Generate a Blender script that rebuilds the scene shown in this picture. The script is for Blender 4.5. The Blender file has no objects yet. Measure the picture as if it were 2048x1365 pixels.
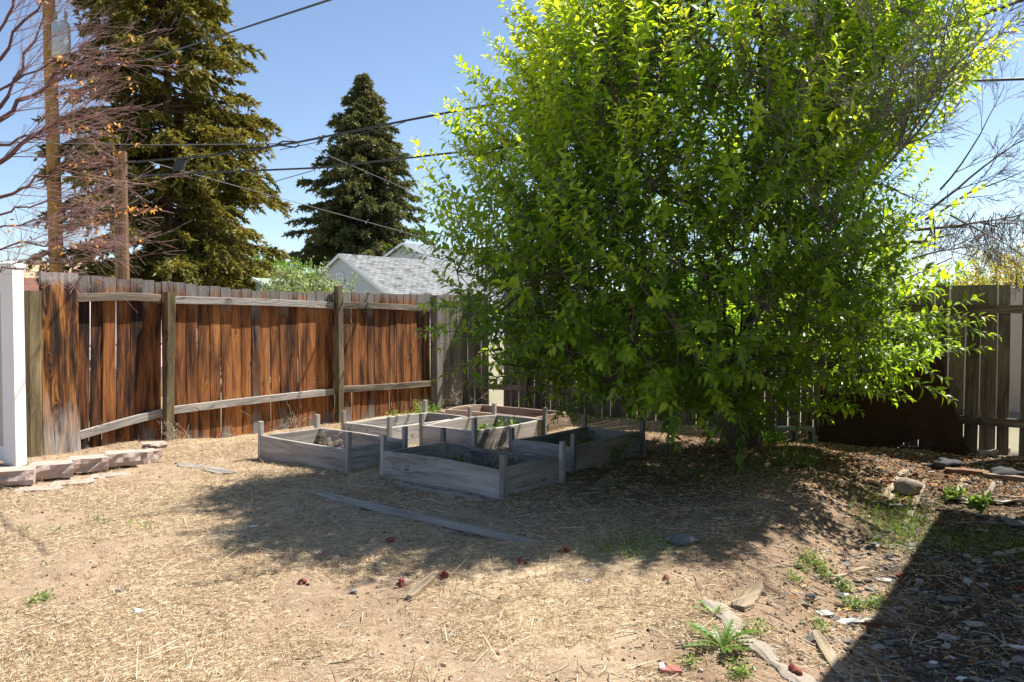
import bpy, math, random
import numpy as np
from math import radians, sin, cos, pi, sqrt
random.seed(7); rng = np.random.default_rng(7)
SC = bpy.context.scene
COL = SC.collection
F = 1650.0; HZ = 630.0; CAMZ = 1.45          # focal length in pixels, horizon row, eye height
PITCH = math.atan((682.5-HZ)/F)
U = np.array([.62, .785, 0.]); U /= np.linalg.norm(U)     # run of the side fence
V = np.array([U[1], -U[0], 0.])                            # run of the back fence
Z = np.array([0., 0., 1.])
SUN = np.array([.866*cos(radians(57)), .5*cos(radians(57)), sin(radians(57))])

# ------------------------------------------------------------------ noise + ground height
_H = rng.random((256, 256))
def vnoise(x, y, s, o=0):
    x = np.asarray(x, float)/s + 37.3 + o*17.7; y = np.asarray(y, float)/s + 91.7 + o*5.1
    xi = np.floor(x).astype(int); yi = np.floor(y).astype(int)
    fx = x-xi; fy = y-yi; fx = fx*fx*(3-2*fx); fy = fy*fy*(3-2*fy)
    h = lambda a, b: _H[a & 255, b & 255]
    return (h(xi, yi)*(1-fx)+h(xi+1, yi)*fx)*(1-fy)+(h(xi, yi+1)*(1-fx)+h(xi+1, yi+1)*fx)*fy
def sm(t):
    t = np.clip(t, 0, 1); return t*t*(3-2*t)
def xbank(y): return np.interp(y, [1, 3, 4.1, 4.8, 6, 7.2, 8.9, 20], [1.15, 1.15, 1.1, 1.4, 2.05, 2.6, 3.1, 3.3])
def hgt(x, y):
    x = np.asarray(x, float); y = np.asarray(y, float)
    d = x-xbank(y)+(vnoise(x, y, .35)-.5)*.25
    fade = 1-sm((y-6.2)/2.2)
    z = -.16*sm(d/.75)*fade
    z = z+.055*np.exp(-((d+.15)/.5)**2)*sm((y-4.6)/1.5)*(1-sm((y-8.6)/.8))
    z = z+(vnoise(x, y, .9, 1)-.5)*.05+(vnoise(x, y, .28, 2)-.5)*.030+(vnoise(x, y, .09, 3)-.5)*.010
    # raised bed of earth kept by the paver blocks at the side fence
    a = (x+4.45)*V[0]+(y-8.4)*V[1]; b = (x+4.45)*U[0]+(y-8.4)*U[1]
    z = z+.07*(1-sm((a-.42)/.25))*(1-sm((b-1.1)/.5))*sm((a+6)/1)
    return z
def ray(px, py):
    dx, dz = (px-1024)/F, -(py-682.5)/F
    c, s = cos(PITCH), sin(PITCH)
    d = np.array([dx, c+dz*s, -s+dz*c]); return d
def at(px, py, Y):                                # point of that picture place at distance Y
    d = ray(px, py); return np.array([0, 0, CAMZ])+d*(Y/d[1])
def G(px, py, lift=0.):                           # where the sight line meets the ground
    d = ray(px, py); t = CAMZ/-d[2]
    for _ in range(30):
        p = np.array([0, 0, CAMZ])+d*t
        t += .6*(p[2]-float(hgt(p[0], p[1])))/-d[2]
    p = np.array([0, 0, CAMZ])+d*t
    p[2] = float(hgt(p[0], p[1]))+lift; return p
def gz(x, y): return float(hgt(x, y))
def nrm(a):
    a = np.asarray(a, float); return a/max(1e-9, np.linalg.norm(a))

# ------------------------------------------------------------------ objects
def tag(o, label=None, cat=None, group=None, kind=None):
    if label: o['label'] = label
    if cat: o['category'] = cat
    if group: o['group'] = group
    if kind: o['kind'] = kind
    return o
def empty(name, loc, label, cat, group=None):
    o = bpy.data.objects.new(name, None); o.location = [float(q) for q in loc]; o.empty_display_size = .2
    COL.objects.link(o); return tag(o, label, cat, group)
def finish(name, me, mat, parent=None):
    for m in (mat if isinstance(mat, (list, tuple)) else [mat]): me.materials.append(m)
    o = bpy.data.objects.new(name, me); COL.objects.link(o)
    if parent is not None:
        o.parent = parent; o.matrix_parent_inverse = MI(parent)
    return o
from mathutils import Matrix, Vector
def MI(p):
    m = Matrix.Translation(p.location) @ p.rotation_euler.to_matrix().to_4x4()
    if p.parent is not None: return Matrix.Identity(4)
    return m.inverted()
def np_mesh(name, V_, Fa, rnd=None, uv=None, smooth=False):
    """V_ (n,3); Fa (m,k) fixed size faces"""
    me = bpy.data.meshes.new(name); V_ = np.asarray(V_, np.float32); Fa = np.asarray(Fa, np.int32)
    k = Fa.shape[1]; me.vertices.add(len(V_)); me.vertices.foreach_set('co', V_.ravel())
    me.loops.add(Fa.size); me.loops.foreach_set('vertex_index', Fa.ravel())
    me.polygons.add(len(Fa)); me.polygons.foreach_set('loop_start', np.arange(len(Fa), dtype=np.int32)*k)
    me.polygons.foreach_set('use_smooth', np.full(len(Fa), smooth))
    if rnd is not None:
        a = me.attributes.new('rnd', 'FLOAT', 'POINT'); a.data.foreach_set('value', np.asarray(rnd, np.float32))
    if uv is not None:
        l = me.uv_layers.new(name='UVMap'); l.data.foreach_set('uv', np.asarray(uv, np.float32).ravel())
    me.update(calc_edges=True); me.validate(); return me
class MB:
    def __init__(s): s.v = []; s.f = []; s.uv = []; s.r = []; s.sm = []
    def face(s, idx, uvs, smooth=False): s.f.append(list(idx)); s.uv += uvs; s.sm.append(smooth)
    def sweep(s, p, a, n, l, sec, st, rnd=0., uo=None, smooth=False, cap=True):
        """section points (a,n) carried along l; stations (t, scale_a, scale_n, off_a, off_n)"""
        p = np.asarray(p, float); a = np.asarray(a, float); n = np.asarray(n, float); l = np.asarray(l, float)
        if uo is None: uo = random.random()*20
        per = [0.]
        for i in range(len(sec)):
            q, w = sec[i], sec[(i+1) % len(sec)]; per.append(per[-1]+math.hypot(q[0]-w[0], q[1]-w[1]))
        b0 = len(s.v); k = len(sec)
        for (t, sa, sn, oa, on) in st:
            for (x, y) in sec: s.v.append(p+l*t+a*(x*sa+oa)+n*(y*sn+on)); s.r.append(rnd)
        for j in range(len(st)-1):
            for i in range(k):
                i2 = (i+1) % k
                s.face([b0+j*k+i, b0+j*k+i2, b0+(j+1)*k+i2, b0+(j+1)*k+i],
                       [(uo+per[i], st[j][0]), (uo+per[i+1], st[j][0]), (uo+per[i+1], st[j+1][0]), (uo+per[i], st[j+1][0])], smooth)
        if cap:
            s.face([b0+i for i in range(k)][::-1], [(uo+sec[i][0], sec[i][1]) for i in range(k)][::-1])
            e = b0+(len(st)-1)*k
            s.face([e+i for i in range(k)], [(uo+sec[i][0], st[-1][0]+sec[i][1]) for i in range(k)])
    def board(s, p, a, n, l, w, t, L, rnd=None, seg=5, warp=.004, ch=.003, endj=0., taper=1.):
        if rnd is None: rnd = random.random()
        h, q = w/2, t/2
        sec = [(-h+ch, -q), (h-ch, -q), (h, -q+ch), (h, q-ch), (h-ch, q), (-h+ch, q), (-h, q-ch), (-h, -q+ch)]
        c1, c2 = random.uniform(-warp, warp), random.uniform(-warp, warp)
        st = []
        for i in range(seg+1):
            x = i/seg; k = 1-(1-taper)*x
            st.append((L*x, k, 1, c1*sin(pi*x)*1.5+random.uniform(-1, 1)*warp*.12, c2*sin(pi*x)*1.5))
        s.sweep(p, a, n, l, sec, st, rnd)
    def box(s, p, a, n, l, w, t, L, rnd=.5): s.board(p, a, n, l, w, t, L, rnd, 1, 0, min(.002, w*.1, t*.1))
    def poly(s, pts, uvs=None, rnd=0., smooth=False):
        b = len(s.v)
        for q in pts: s.v.append(np.asarray(q, float)); s.r.append(rnd)
        s.face(range(b, b+len(pts)), uvs or [(float(q[0]), float(q[1])) for q in pts], smooth)
    def slab(s, pts, nvec, th, rnd=0.):
        """flat polygon pts thickened by th along nvec"""
        pts = [np.asarray(q, float) for q in pts]; k = len(pts); b = len(s.v); nv = np.asarray(nvec)*th
        for q in pts: s.v.append(q); s.r.append(rnd)
        for q in pts: s.v.append(q+nv); s.r.append(rnd)
        e1 = nrm(pts[1]-pts[0]); e2 = np.cross(nrm(nvec), e1); uvf = lambda q: (float(np.dot(q-pts[0], e1)), float(np.dot(q-pts[0], e2)))
        s.face([b+i for i in range(k)][::-1], [uvf(q) for q in pts][::-1]); s.face([b+k+i for i in range(k)], [uvf(q) for q in pts])
        for i in range(k):
            j = (i+1) % k; d = float(np.linalg.norm(pts[j]-pts[i]))
            s.face([b+i, b+j, b+k+j, b+k+i], [(0, 0), (d, 0), (d, th), (0, th)])
    def build(s, name, mat, parent=None, bev=0):
        me = bpy.data.meshes.new(name); me.from_pydata([tuple(map(float, q)) for q in s.v], [], s.f)
        l = me.uv_layers.new(name='UVMap'); l.data.foreach_set('uv', np.array(s.uv, np.float32).ravel())
        a = me.attributes.new('rnd', 'FLOAT', 'POINT'); a.data.foreach_set('value', np.array(s.r, np.float32))
        me.polygons.foreach_set('use_smooth', s.sm); me.update()
        import bmesh
        bm = bmesh.new(); bm.from_mesh(me); bmesh.ops.recalc_face_normals(bm, faces=bm.faces); bm.to_mesh(me); bm.free()
        return finish(name, me, mat, parent)
class TB:
    """branch segments as tapered tubes"""
    def __init__(s): s.a = []; s.b = []; s.ra = []; s.rb = []; s.c = []
    def seg(s, a, b, ra, rb, c=.5): s.a.append(a); s.b.append(b); s.ra.append(ra); s.rb.append(rb); s.c.append(c)
    def path(s, pts, r0, r1, c=.5):
        n = len(pts)-1
        for i in range(n): s.seg(pts[i], pts[i+1], r0+(r1-r0)*i/n, r0+(r1-r0)*(i+1)/n, c)
    def build(s, name, mat, parent=None, k=4):
        A = np.array(s.a, float); B = np.array(s.b, float); ra = np.array(s.ra)[:, None]; rb = np.array(s.rb)[:, None]
        D = B-A; Ln = np.linalg.norm(D, axis=1, keepdims=True)+1e-9; D = D/Ln
        R = np.where(np.abs(D[:, 2:3]) > .9, np.array([[1., 0, 0]]), np.array([[0, 0, 1.]]))
        X = np.cross(D, R); X /= np.linalg.norm(X, axis=1, keepdims=True)+1e-9; Y = np.cross(D, X)
        B = B+D*rb*.3
        th = np.arange(k)*2*pi/k; vs = []
        for t in th: vs.append(A+(X*cos(t)+Y*sin(t))*ra)
        for t in th: vs.append(B+(X*cos(t)+Y*sin(t))*rb)
        Vv = np.stack(vs, 1).reshape(-1, 3); n = len(A); base = (np.arange(n)*2*k)[:, None]
        fs = []; uvs = []
        for i in range(k):
            j = (i+1) % k; fs.append(base+np.array([[i, j, k+j, k+i]]))
            z = np.zeros((n, 4, 2)); z[:, 0] = [i*.04, 0]; z[:, 1] = [(i+1)*.04, 0]; z[:, 2, 0] = (i+1)*.04; z[:, 2, 1] = Ln[:, 0]; z[:, 3, 0] = i*.04; z[:, 3, 1] = Ln[:, 0]; uvs.append(z)
        Fa = np.stack(fs, 1).reshape(-1, 4); uv = np.stack(uvs, 1).reshape(-1, 2)
        return finish(name, np_mesh(name, Vv, Fa, np.repeat(np.array(s.c), 2*k), uv, True), mat, parent)
def leaf_mesh(name, P, D, N, L, W, rnd, droop=.25, fold=.35):
    P = np.asarray(P); D = D/(np.linalg.norm(D, axis=1, keepdims=True)+1e-9)
    N = N-D*(N*D).sum(1, keepdims=True); N /= np.linalg.norm(N, axis=1, keepdims=True)+1e-9
    S = np.cross(D, N); L = L[:, None]; W = W[:, None]; dr = np.asarray(droop)
    if dr.ndim: dr = dr[:, None]
    def m(t): return P+D*L*t-N*L*dr*t*t
    up = N*W*fold
    vs = [P, m(.33)+S*W+up, m(.33), m(.33)-S*W+up, m(.7)+S*W*.72+up*.7, m(.7), m(.7)-S*W*.72+up*.7, m(1.)]
    Vv = np.stack(vs, 1).reshape(-1, 3)
    T = np.array([(0, 2, 1), (0, 3, 2), (1, 2, 5), (1, 5, 4), (2, 3, 6), (2, 6, 5), (4, 5, 7), (5, 6, 7)])
    Fa = ((np.arange(len(P))*8)[:, None, None]+T[None]).reshape(-1, 3)
    return np_mesh(name, Vv, Fa, np.repeat(rnd, 8), None, True)
def spike_mesh(name, P, D, L, W, rnd, bend=0.):
    """thin blades or needle sprays: two crossed slim triangles pairs bent a little"""
    n = len(P); D = D/(np.linalg.norm(D, axis=1, keepdims=True)+1e-9)
    R = rng.normal(size=(n, 3)); S = np.cross(D, R); S /= np.linalg.norm(S, axis=1, keepdims=True)+1e-9
    L = L[:, None]; W = W[:, None]; B = R*0; B[:, 2] = -bend
    vs = [P+S*W*.5, P-S*W*.5, P+D*L*.55+S*W*.42+B*L*.3, P+D*L*.55-S*W*.42+B*L*.3, P+D*L+B*L]
    Vv = np.stack(vs, 1).reshape(-1, 3); T = np.array([(0, 1, 3), (0, 3, 2), (2, 3, 4)])
    Fa = ((np.arange(n)*5)[:, None, None]+T[None]).reshape(-1, 3)
    return np_mesh(name, Vv, Fa, np.repeat(rnd, 5))
def chip_mesh(name, P, size, rnd, thick=.15, flat=.25):
    """small irregular flat stones / flakes, 5-gon prisms"""
    n = len(P); k = 5
    az = rng.random(n)*2*pi; tn = rng.normal(size=(n, 3))*flat; N = np.array([[0, 0, 1.]])+tn; N /= np.linalg.norm(N, axis=1, keepdims=True)
    A = np.stack([np.cos(az), np.sin(az), az*0], 1); A = A-N*(A*N).sum(1, keepdims=True); A /= np.linalg.norm(A, axis=1, keepdims=True); B = np.cross(N, A)
    el = .45+.5*rng.random(n); vs = []; s = size[:, None]; rr = []
    for i in range(k):
        t = 2*pi*i/k+rng.normal(size=n)*.3; r = (.35+.25*rng.random(n))[:, None]*s
        rr.append(A*np.cos(t)[:, None]*r+B*(np.sin(t)*el)[:, None]*r)
    th = np.asarray(thick)*s
    for q in rr: vs.append(P+q-N*th*.5)
    for q in rr: vs.append(P+q*.9+N*th*.5)
    Vv = np.stack(vs, 1).reshape(-1, 3); T = [(5, 6, 7), (5, 7, 8), (5, 8, 9)]
    for i in range(k):
        j = (i+1) % k; T += [(i, j, k+j), (i, k+j, k+i)]
    Fa = ((np.arange(n)*10)[:, None, None]+np.array(T)[None]).reshape(-1, 3)
    return np_mesh(name, Vv, Fa, np.repeat(rnd, 10))

# ------------------------------------------------------------------ materials
class NT:
    def __init__(s, name):
        s.m = bpy.data.materials.new(name); s.m.use_nodes = True; s.t = s.m.node_tree; s.t.nodes.clear()
        s.out = s.n('ShaderNodeOutputMaterial')
    def n(s, t, **k):
        o = s.t.nodes.new(t)
        for a, b in k.items(): setattr(o, a, b)
        return o
    def l(s, a, b): s.t.links.new(a, b)
    def put(s, sock, v):
        if hasattr(v, 'is_linked') or isinstance(v, bpy.types.NodeSocket): s.l(v, sock)
        else: sock.default_value = v if not isinstance(v, tuple) or len(v) != 3 or sock.type != 'RGBA' else (*v, 1)
    def math(s, op, a, b=0., c=None, clamp=False):
        o = s.n('ShaderNodeMath', operation=op); o.use_clamp = clamp; s.put(o.inputs[0], a); s.put(o.inputs[1], b)
        if c is not None: s.put(o.inputs[2], c)
        return o.outputs[0]
    def attr(s, name): o = s.n('ShaderNodeAttribute'); o.attribute_name = name; return o
    def noise(s, vec, scale=1, detail=4, rough=.6, dist=0., w=None):
        o = s.n('ShaderNodeTexNoise'); o.noise_dimensions = '4D' if w is not None else '3D'
        s.l(vec, o.inputs['Vector']); o.inputs['Scale'].default_value = scale; o.inputs['Detail'].default_value = detail
        o.inputs['Roughness'].default_value = rough; o.inputs['Distortion'].default_value = dist
        if w is not None: s.put(o.inputs['W'], w)
        return o.outputs[0]
    def ramp(s, fac, stops, interp='LINEAR'):
        o = s.n('ShaderNodeValToRGB'); s.put(o.inputs[0], fac); r = o.color_ramp; r.interpolation = interp
        while len(r.elements) < len(stops): r.elements.new(.5)
        for e, (p, c) in zip(r.elements, stops): e.position = p; e.color = (*c, 1) if len(c) == 3 else c
        return o.outputs[0]
    def mix(s, f, a, b, mode='MIX'):
        o = s.n('ShaderNodeMix', data_type='RGBA', blend_type=mode); s.put(o.inputs[0], f); s.put(o.inputs[6], a); s.put(o.inputs[7], b); return o.outputs[2]
    def mapr(s, v, a, b, c=0., d=1.):
        o = s.n('ShaderNodeMapRange'); s.put(o.inputs[0], v); o.inputs[1].default_value = a; o.inputs[2].default_value = b
        o.inputs[3].default_value = c; o.inputs[4].default_value = d; return o.outputs[0]
    def scalev(s, vec, sc, off=None):
        o = s.n('ShaderNodeMapping'); s.l(vec, o.inputs[0]); o.inputs['Scale'].default_value = sc; return o.outputs[0]
    def bsdf(s, col, rough=.8, spec=.3, metal=0., bump=None, bs=.5, bd=.01):
        b = s.n('ShaderNodeBsdfPrincipled'); s.put(b.inputs['Base Color'], col); s.put(b.inputs['Roughness'], rough)
        b.inputs['Specular IOR Level'].default_value = spec; b.inputs['Metallic'].default_value = metal
        if bump is not None:
            q = s.n('ShaderNodeBump'); s.l(bump, q.inputs['Height']); q.inputs['Strength'].default_value = bs; q.inputs['Distance'].default_value = bd
            s.l(q.outputs[0], b.inputs['Normal'])
        s.l(b.outputs[0], s.out.inputs[0]); return b

def wood(name, stops, grey=None, top=None, bot=None, knots=True, greyamt=.0, hi=1., rough=.8, bumpd=.004, con=1.9, gs=1.):
    """weathered board: grain runs along V of the UV map (metres)"""
    t = NT(name); uv = t.n('ShaderNodeUVMap').outputs[0]; r = t.attr('rnd').outputs['Fac']
    w = t.math('MULTIPLY', r, 40.)
    sep = t.n('ShaderNodeSeparateXYZ'); t.l(uv, sep.inputs[0]); vv = sep.outputs[1]
    swirl = t.noise(t.scalev(uv, (7, 1.1, 1)), 1, 2, .5, 0, w)
    # knots: voronoi cells, one small ring each
    vo = t.n('ShaderNodeTexVoronoi'); vo.voronoi_dimensions = '3D'
    cm = t.n('ShaderNodeCombineXYZ'); t.l(t.math('MULTIPLY', sep.outputs[0], 7.), cm.inputs[0]); t.l(t.math('MULTIPLY', vv, 3.0), cm.inputs[1]); t.l(w, cm.inputs[2])
    t.l(cm.outputs[0], vo.inputs['Vector']); vo.inputs['Scale'].default_value = 1; kd = vo.outputs['Distance']
    bulge = t.math('MULTIPLY', t.mapr(kd, 0., .38, 1., 0.), .35)
    c2 = t.n('ShaderNodeCombineXYZ')
    gx = t.math('ADD', t.math('MULTIPLY', sep.outputs[0], 70.*gs), t.math('ADD', t.math('MULTIPLY', swirl, 10.*(.5+gs*.5)), t.math('MULTIPLY', bulge, 14.)))
    t.l(gx, c2.inputs[0]); t.l(t.math('MULTIPLY', vv, 2.2), c2.inputs[1]); t.l(w, c2.inputs[2])
    grain = t.noise(c2.outputs[0], 1, 5, .62)
    patch = t.noise(t.scalev(uv, (9, 1.3, 1)), 1, 3, .6, .3, t.math('ADD', w, 3.1))
    f = t.math('ADD', t.math('MULTIPLY', grain, .55), t.math('ADD', t.math('MULTIPLY', patch, .75), t.math('MULTIPLY', r, .18)))
    f = t.math('SUBTRACT', f, .25)
    f = t.math('ADD', t.math('MULTIPLY', t.math('SUBTRACT', f, .49), con), .45)
    col = t.ramp(f, stops)
    if grey:
        gcol = t.ramp(grain, [(.3, tuple(q*.35 for q in grey)), (.5, grey), (.75, tuple(min(1, q*1.5) for q in grey))])
        pn = t.noise(t.scalev(uv, (14, 2.2, 1)), 1, 4, .65, 0, t.math('ADD', w, 9.))
        g = t.math('ADD', t.math('MULTIPLY', pn, .9), greyamt-.45)
        rr = t.math('FRACT', t.math('MULTIPLY', r, 7.3)); g = t.math('ADD', g, t.mapr(rr, .6, 1., -.15, .36))
        if top: g = t.math('ADD', g, t.mapr(vv, top[0], top[1], 0., .95))
        if bot: g = t.math('ADD', g, t.mapr(vv, bot[1], bot[0], 0., .7))
        col = t.mix(t.mapr(g, .25, .6), col, gcol)
    if knots:
        kk = t.mapr(kd, .05, .13, 1., 0.)
        col = t.mix(t.math('MULTIPLY', kk, .85), col, tuple(q*.25 for q in stops[1][1]))
        col = t.mix(t.math('MULTIPLY', t.mapr(kd, .0, .045, 1., 0.), .8), col, stops[-1][1])
    crack = t.mapr(t.noise(c2.outputs[0], .45, 3, .7), .30, .38, 1., 0.)
    col = t.mix(t.math('MULTIPLY', crack, .7), col, tuple(q*.3 for q in stops[0][1]))
    hgt_ = t.math('SUBTRACT', grain, t.math('MULTIPLY', crack, .6))
    t.bsdf(col, rough, .25, bump=hgt_, bs=.8, bd=bumpd); return t.m
def plain(name, col, rough=.6, var=.12, scale=6, metal=0., spec=.4, bump=0., bscale=60):
    t = NT(name); co = t.n('ShaderNodeTexCoord').outputs['Object']
    n = t.noise(co, scale, 5, .65); c = t.mix(n, tuple(q*(1-var*1.6) for q in col), tuple(min(1, q*(1+var)) for q in col))
    b = t.noise(co, bscale, 4, .7) if bump else None
    t.bsdf(c, rough, spec, metal, b, .6, bump); return t.m
def leafmat(name, stops, trans=.45, tcol=(.35, .5, .03), rough=.45, spec=.4):
    t = NT(name); r = t.attr('rnd').outputs['Fac']; co = t.n('ShaderNodeTexCoord').outputs['Object']
    n = t.noise(co, 1.3, 3, .6); f = t.math('ADD', t.math('MULTIPLY', r, .7), t.math('MULTIPLY', n, .5)); f = t.math('SUBTRACT', f, .12)
    col = t.ramp(f, stops); b = t.bsdf(col, rough, spec)
    tr = t.n('ShaderNodeBsdfTranslucent'); t.l(t.mix(.35, t.mix(1., col, (2.2, 2.0, 1.2), 'MULTIPLY'), tcol), tr.inputs[0])
    mx = t.n('ShaderNodeMixShader'); mx.inputs[0].default_value = trans; t.l(b.outputs[0], mx.inputs[1]); t.l(tr.outputs[0], mx.inputs[2]); t.l(mx.outputs[0], t.out.inputs[0]); return t.m
def rndmat(name, stops, rough=.85, interp='LINEAR', spec=.2, trans=0.):
    t = NT(name); r = t.attr('rnd').outputs['Fac']; co = t.n('ShaderNodeTexCoord').outputs['Object']
    n = t.noise(co, 30, 3, .6); f = t.math('ADD', t.math('MULTIPLY', r, .9), t.math('MULTIPLY', n, .1))
    col = t.ramp(f, stops, interp); b = t.bsdf(col, rough, spec)
    if trans:
        tr = t.n('ShaderNodeBsdfTranslucent'); t.l(col, tr.inputs[0]); mx = t.n('ShaderNodeMixShader'); mx.inputs[0].default_value = trans
        t.l(b.outputs[0], mx.inputs[1]); t.l(tr.outputs[0], mx.inputs[2]); t.l(mx.outputs[0], t.out.inputs[0])
    return t.m
M = {}
FST = [(.12, (.016, .007, .004)), (.30, (.072, .028, .012)), (.48, (.175, .064, .022)), (.68, (.32, .122, .036)), (.92, (.46, .20, .065))]
M['fence'] = wood('redwood_board', FST, (.20, .18, .165), top=(1.42, 1.88), bot=(-.15, .33), con=2.15, greyamt=-.02, gs=1.7)
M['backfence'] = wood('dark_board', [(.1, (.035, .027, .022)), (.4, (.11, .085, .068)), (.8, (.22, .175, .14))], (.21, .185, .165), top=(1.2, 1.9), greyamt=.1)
M['rail'] = wood('grey_rail', [(.1, (.06, .05, .04)), (.45, (.20, .16, .12)), (.85, (.36, .29, .22))], (.34, .31, .28), greyamt=.35)
M['post'] = wood('treated_post', [(.1, (.05, .035, .018)), (.45, (.15, .115, .06)), (.85, (.30, .24, .13))], (.24, .22, .16), greyamt=.1)
M['greyboard'] = wood('grey_board', [(.1, (.07, .055, .045)), (.45, (.17, .14, .115)), (.85, (.29, .25, .21))], (.24, .22, .20), greyamt=.3)
M['wide'] = wood('wide_board', [(.12, (.02, .012, .01)), (.36, (.13, .05, .015)), (.55, (.36, .15, .04)), (.85, (.48, .27, .10))], (.36, .33, .30), bot=(.3, 1.25), top=(1.75, 1.95), knots=False, greyamt=.0, con=2.7, gs=.7)
M['bed'] = wood('bed_board', [(.1, (.13, .115, .10)), (.42, (.29, .26, .235)), (.85, (.46, .42, .385))], (.40, .375, .35), greyamt=.3, bumpd=.003)
M['bedred'] = wood('bed_board_brown', [(.1, (.11, .07, .05)), (.42, (.28, .20, .155)), (.85, (.42, .33, .27))], (.36, .32, .29), greyamt=.15, bumpd=.003)
M['drift'] = wood('old_lath', [(.1, (.09, .065, .04)), (.42, (.24, .185, .125)), (.85, (.38, .31, .22))], (.28, .265, .235), greyamt=.05, knots=False)
M['oldplank'] = wood('old_plank', [(.1, (.16, .14, .12)), (.42, (.28, .245, .21)), (.85, (.44, .39, .34))], (.36, .34, .32), greyamt=.2, knots=False)
M['brownstick'] = wood('brown_stick', [(.1, (.05, .03, .02)), (.42, (.16, .09, .05)), (.85, (.28, .18, .1))], knots=False)
M['pole'] = wood('pole_wood', [(.1, (.10, .05, .015)), (.42, (.36, .19, .045)), (.85, (.62, .36, .10))], (.28, .18, .09), knots=False, greyamt=-.2)
M['oldpole'] = wood('old_pole_wood', [(.1, (.05, .025, .012)), (.42, (.17, .09, .045)), (.85, (.34, .20, .10))], knots=False, bumpd=.012)
M['vinyl'] = plain('white_vinyl', (.80, .80, .81), .35, .02, 3)
M['vinyltan'] = plain('vinyl_panel', (.50, .45, .42), .45, .03, 3)
M['steel'] = plain('grey_steel', (.45, .50, .52), .4, .08, 6, .3)
M['cable'] = plain('black_cable', (.03, .032, .035), .5, .2, 40)
M['cablegrey'] = plain('bare_wire', (.20, .20, .21), .4, .2, 40, .5)
M['rust'] = plain('rusty_steel', (.040, .018, .013), .8, .8, 2.2, 0, .15, .002, 50)
M['concrete'] = plain('concrete', (.30, .26, .21), .9, .3, 12, 0, .2, .01, 50)
M['cinder'] = plain('cinder_concrete', (.24, .24, .22), .9, .2, 12, 0, .2, .004, 70)
M['rock'] = plain('rock', (.30, .24, .19), .9, .35, 9, 0, .2, .012, 45)
M['bluerock'] = plain('blue_grey_stone', (.07, .073, .078), .9, .4, 9, 0, .1, .01, 40)
M['paver'] = plain('paver_block', (.44, .345, .295), .95, .3, 22, 0, .1, .018, 60)
M['slate'] = plain('slate', (.17, .175, .18), .7, .35, 25, 0, .3, .003, 90)
M['slatel'] = plain('pale_shingle', (.38, .38, .36), .8, .3, 30, 0, .25, .003, 120)
M['white'] = plain('white_shard', (.68, .68, .66), .7, .1, 20)
M['red'] = plain('red_tile', (.34, .11, .09), .75, .3, 20, 0, .3, .002, 80)
M['apple'] = plain('shrivelled_apple', (.20, .035, .022), .75, .8, 60, 0, .5, .012, 55)
M['yellow'] = plain('yellow_rind', (.60, .33, .04), .6, .3, 30)
M['siding'] = plain('white_siding', (.60, .61, .62), .6, .05, 1.5)
M['stucco'] = plain('tan_stucco', (.52, .43, .36), .9, .06, 2, 0, .2, .004, 30)
M['carwhite'] = plain('white_car_paint', (.78, .80, .82), .25, .02, 2, 0, .6)
M['glass'] = plain('dark_glass', (.03, .04, .05), .08, .1, 2, 0, .8)
M['tyre'] = plain('tyre_rubber', (.02, .02, .02), .8, .2, 10)
M['chrome'] = plain('wheel_metal', (.5, .5, .52), .3, .1, 5, .8)
M['bark'] = wood('fruit_bark', [(.1, (.03, .022, .018)), (.45, (.10, .075, .06)), (.85, (.20, .165, .14))], knots=False, bumpd=.02)
M['barkdead'] = wood('dead_bark', [(.1, (.08, .062, .055)), (.45, (.20, .165, .15)), (.85, (.36, .32, .29))], knots=False, bumpd=.004)
M['barkred'] = rndmat('red_twig', [(.1, (.12, .06, .055)), (.5, (.28, .145, .13)), (.9, (.48, .36, .34))], .6)
M['barkspruce'] = wood('spruce_bark', [(.1, (.04, .025, .018)), (.45, (.12, .07, .05)), (.85, (.22, .14, .11))], knots=False, bumpd=.03)
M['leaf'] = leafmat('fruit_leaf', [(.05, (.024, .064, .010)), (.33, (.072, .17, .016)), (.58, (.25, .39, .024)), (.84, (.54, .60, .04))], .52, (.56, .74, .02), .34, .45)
M['spruce'] = leafmat('spruce_needles', [(.1, (.055, .056, .014)), (.45, (.14, .13, .026)), (.8, (.265, .215, .04)), (1., (.35, .24, .055))], .25, (.2, .2, .03), .6, .25)
M['spruce2'] = leafmat('spruce_needles_far', [(.1, (.035, .055, .032)), (.45, (.10, .125, .05)), (.8, (.22, .18, .055)), (1., (.34, .21, .07))], .2, (.15, .15, .04), .6, .25)
M['bush'] = leafmat('grey_green_leaf', [(.1, (.10, .14, .05)), (.5, (.22, .27, .12)), (.9, (.36, .40, .20))], .35, (.3, .4, .1))
M['green'] = leafmat('bright_leaf', [(.1, (.03, .09, .01)), (.5, (.09, .22, .02)), (.9, (.2, .38, .04))], .4, (.3, .5, .03))
M['yellowleaf'] = leafmat('gold_leaf', [(.1, (.12, .16, .01)), (.4, (.28, .30, .02)), (.7, (.48, .34, .02)), (1., (.55, .24, .03))], .4, (.55, .5, .02))
M['dryleaf'] = leafmat('dry_leaf', [(.1, (.20, .08, .02)), (.5, (.42, .19, .05)), (.9, (.58, .33, .12))], .4, (.6, .3, .06))
M['straw'] = rndmat('straw', [(.0, (.11, .07, .035)), (.22, (.38, .27, .15)), (.45, (.64, .50, .31)), (.8, (.78, .66, .46)), (1., (.86, .79, .63))], .6, trans=.25)
M['weed'] = leafmat('weed_leaf', [(.1, (.04, .09, .015)), (.5, (.11, .20, .03)), (.9, (.25, .34, .06))], .35, (.3, .45, .04))
M['drystalk'] = rndmat('dry_stalk', [(0, (.16, .12, .08)), (.5, (.36, .30, .22)), (1, (.6, .54, .42))])
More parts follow.
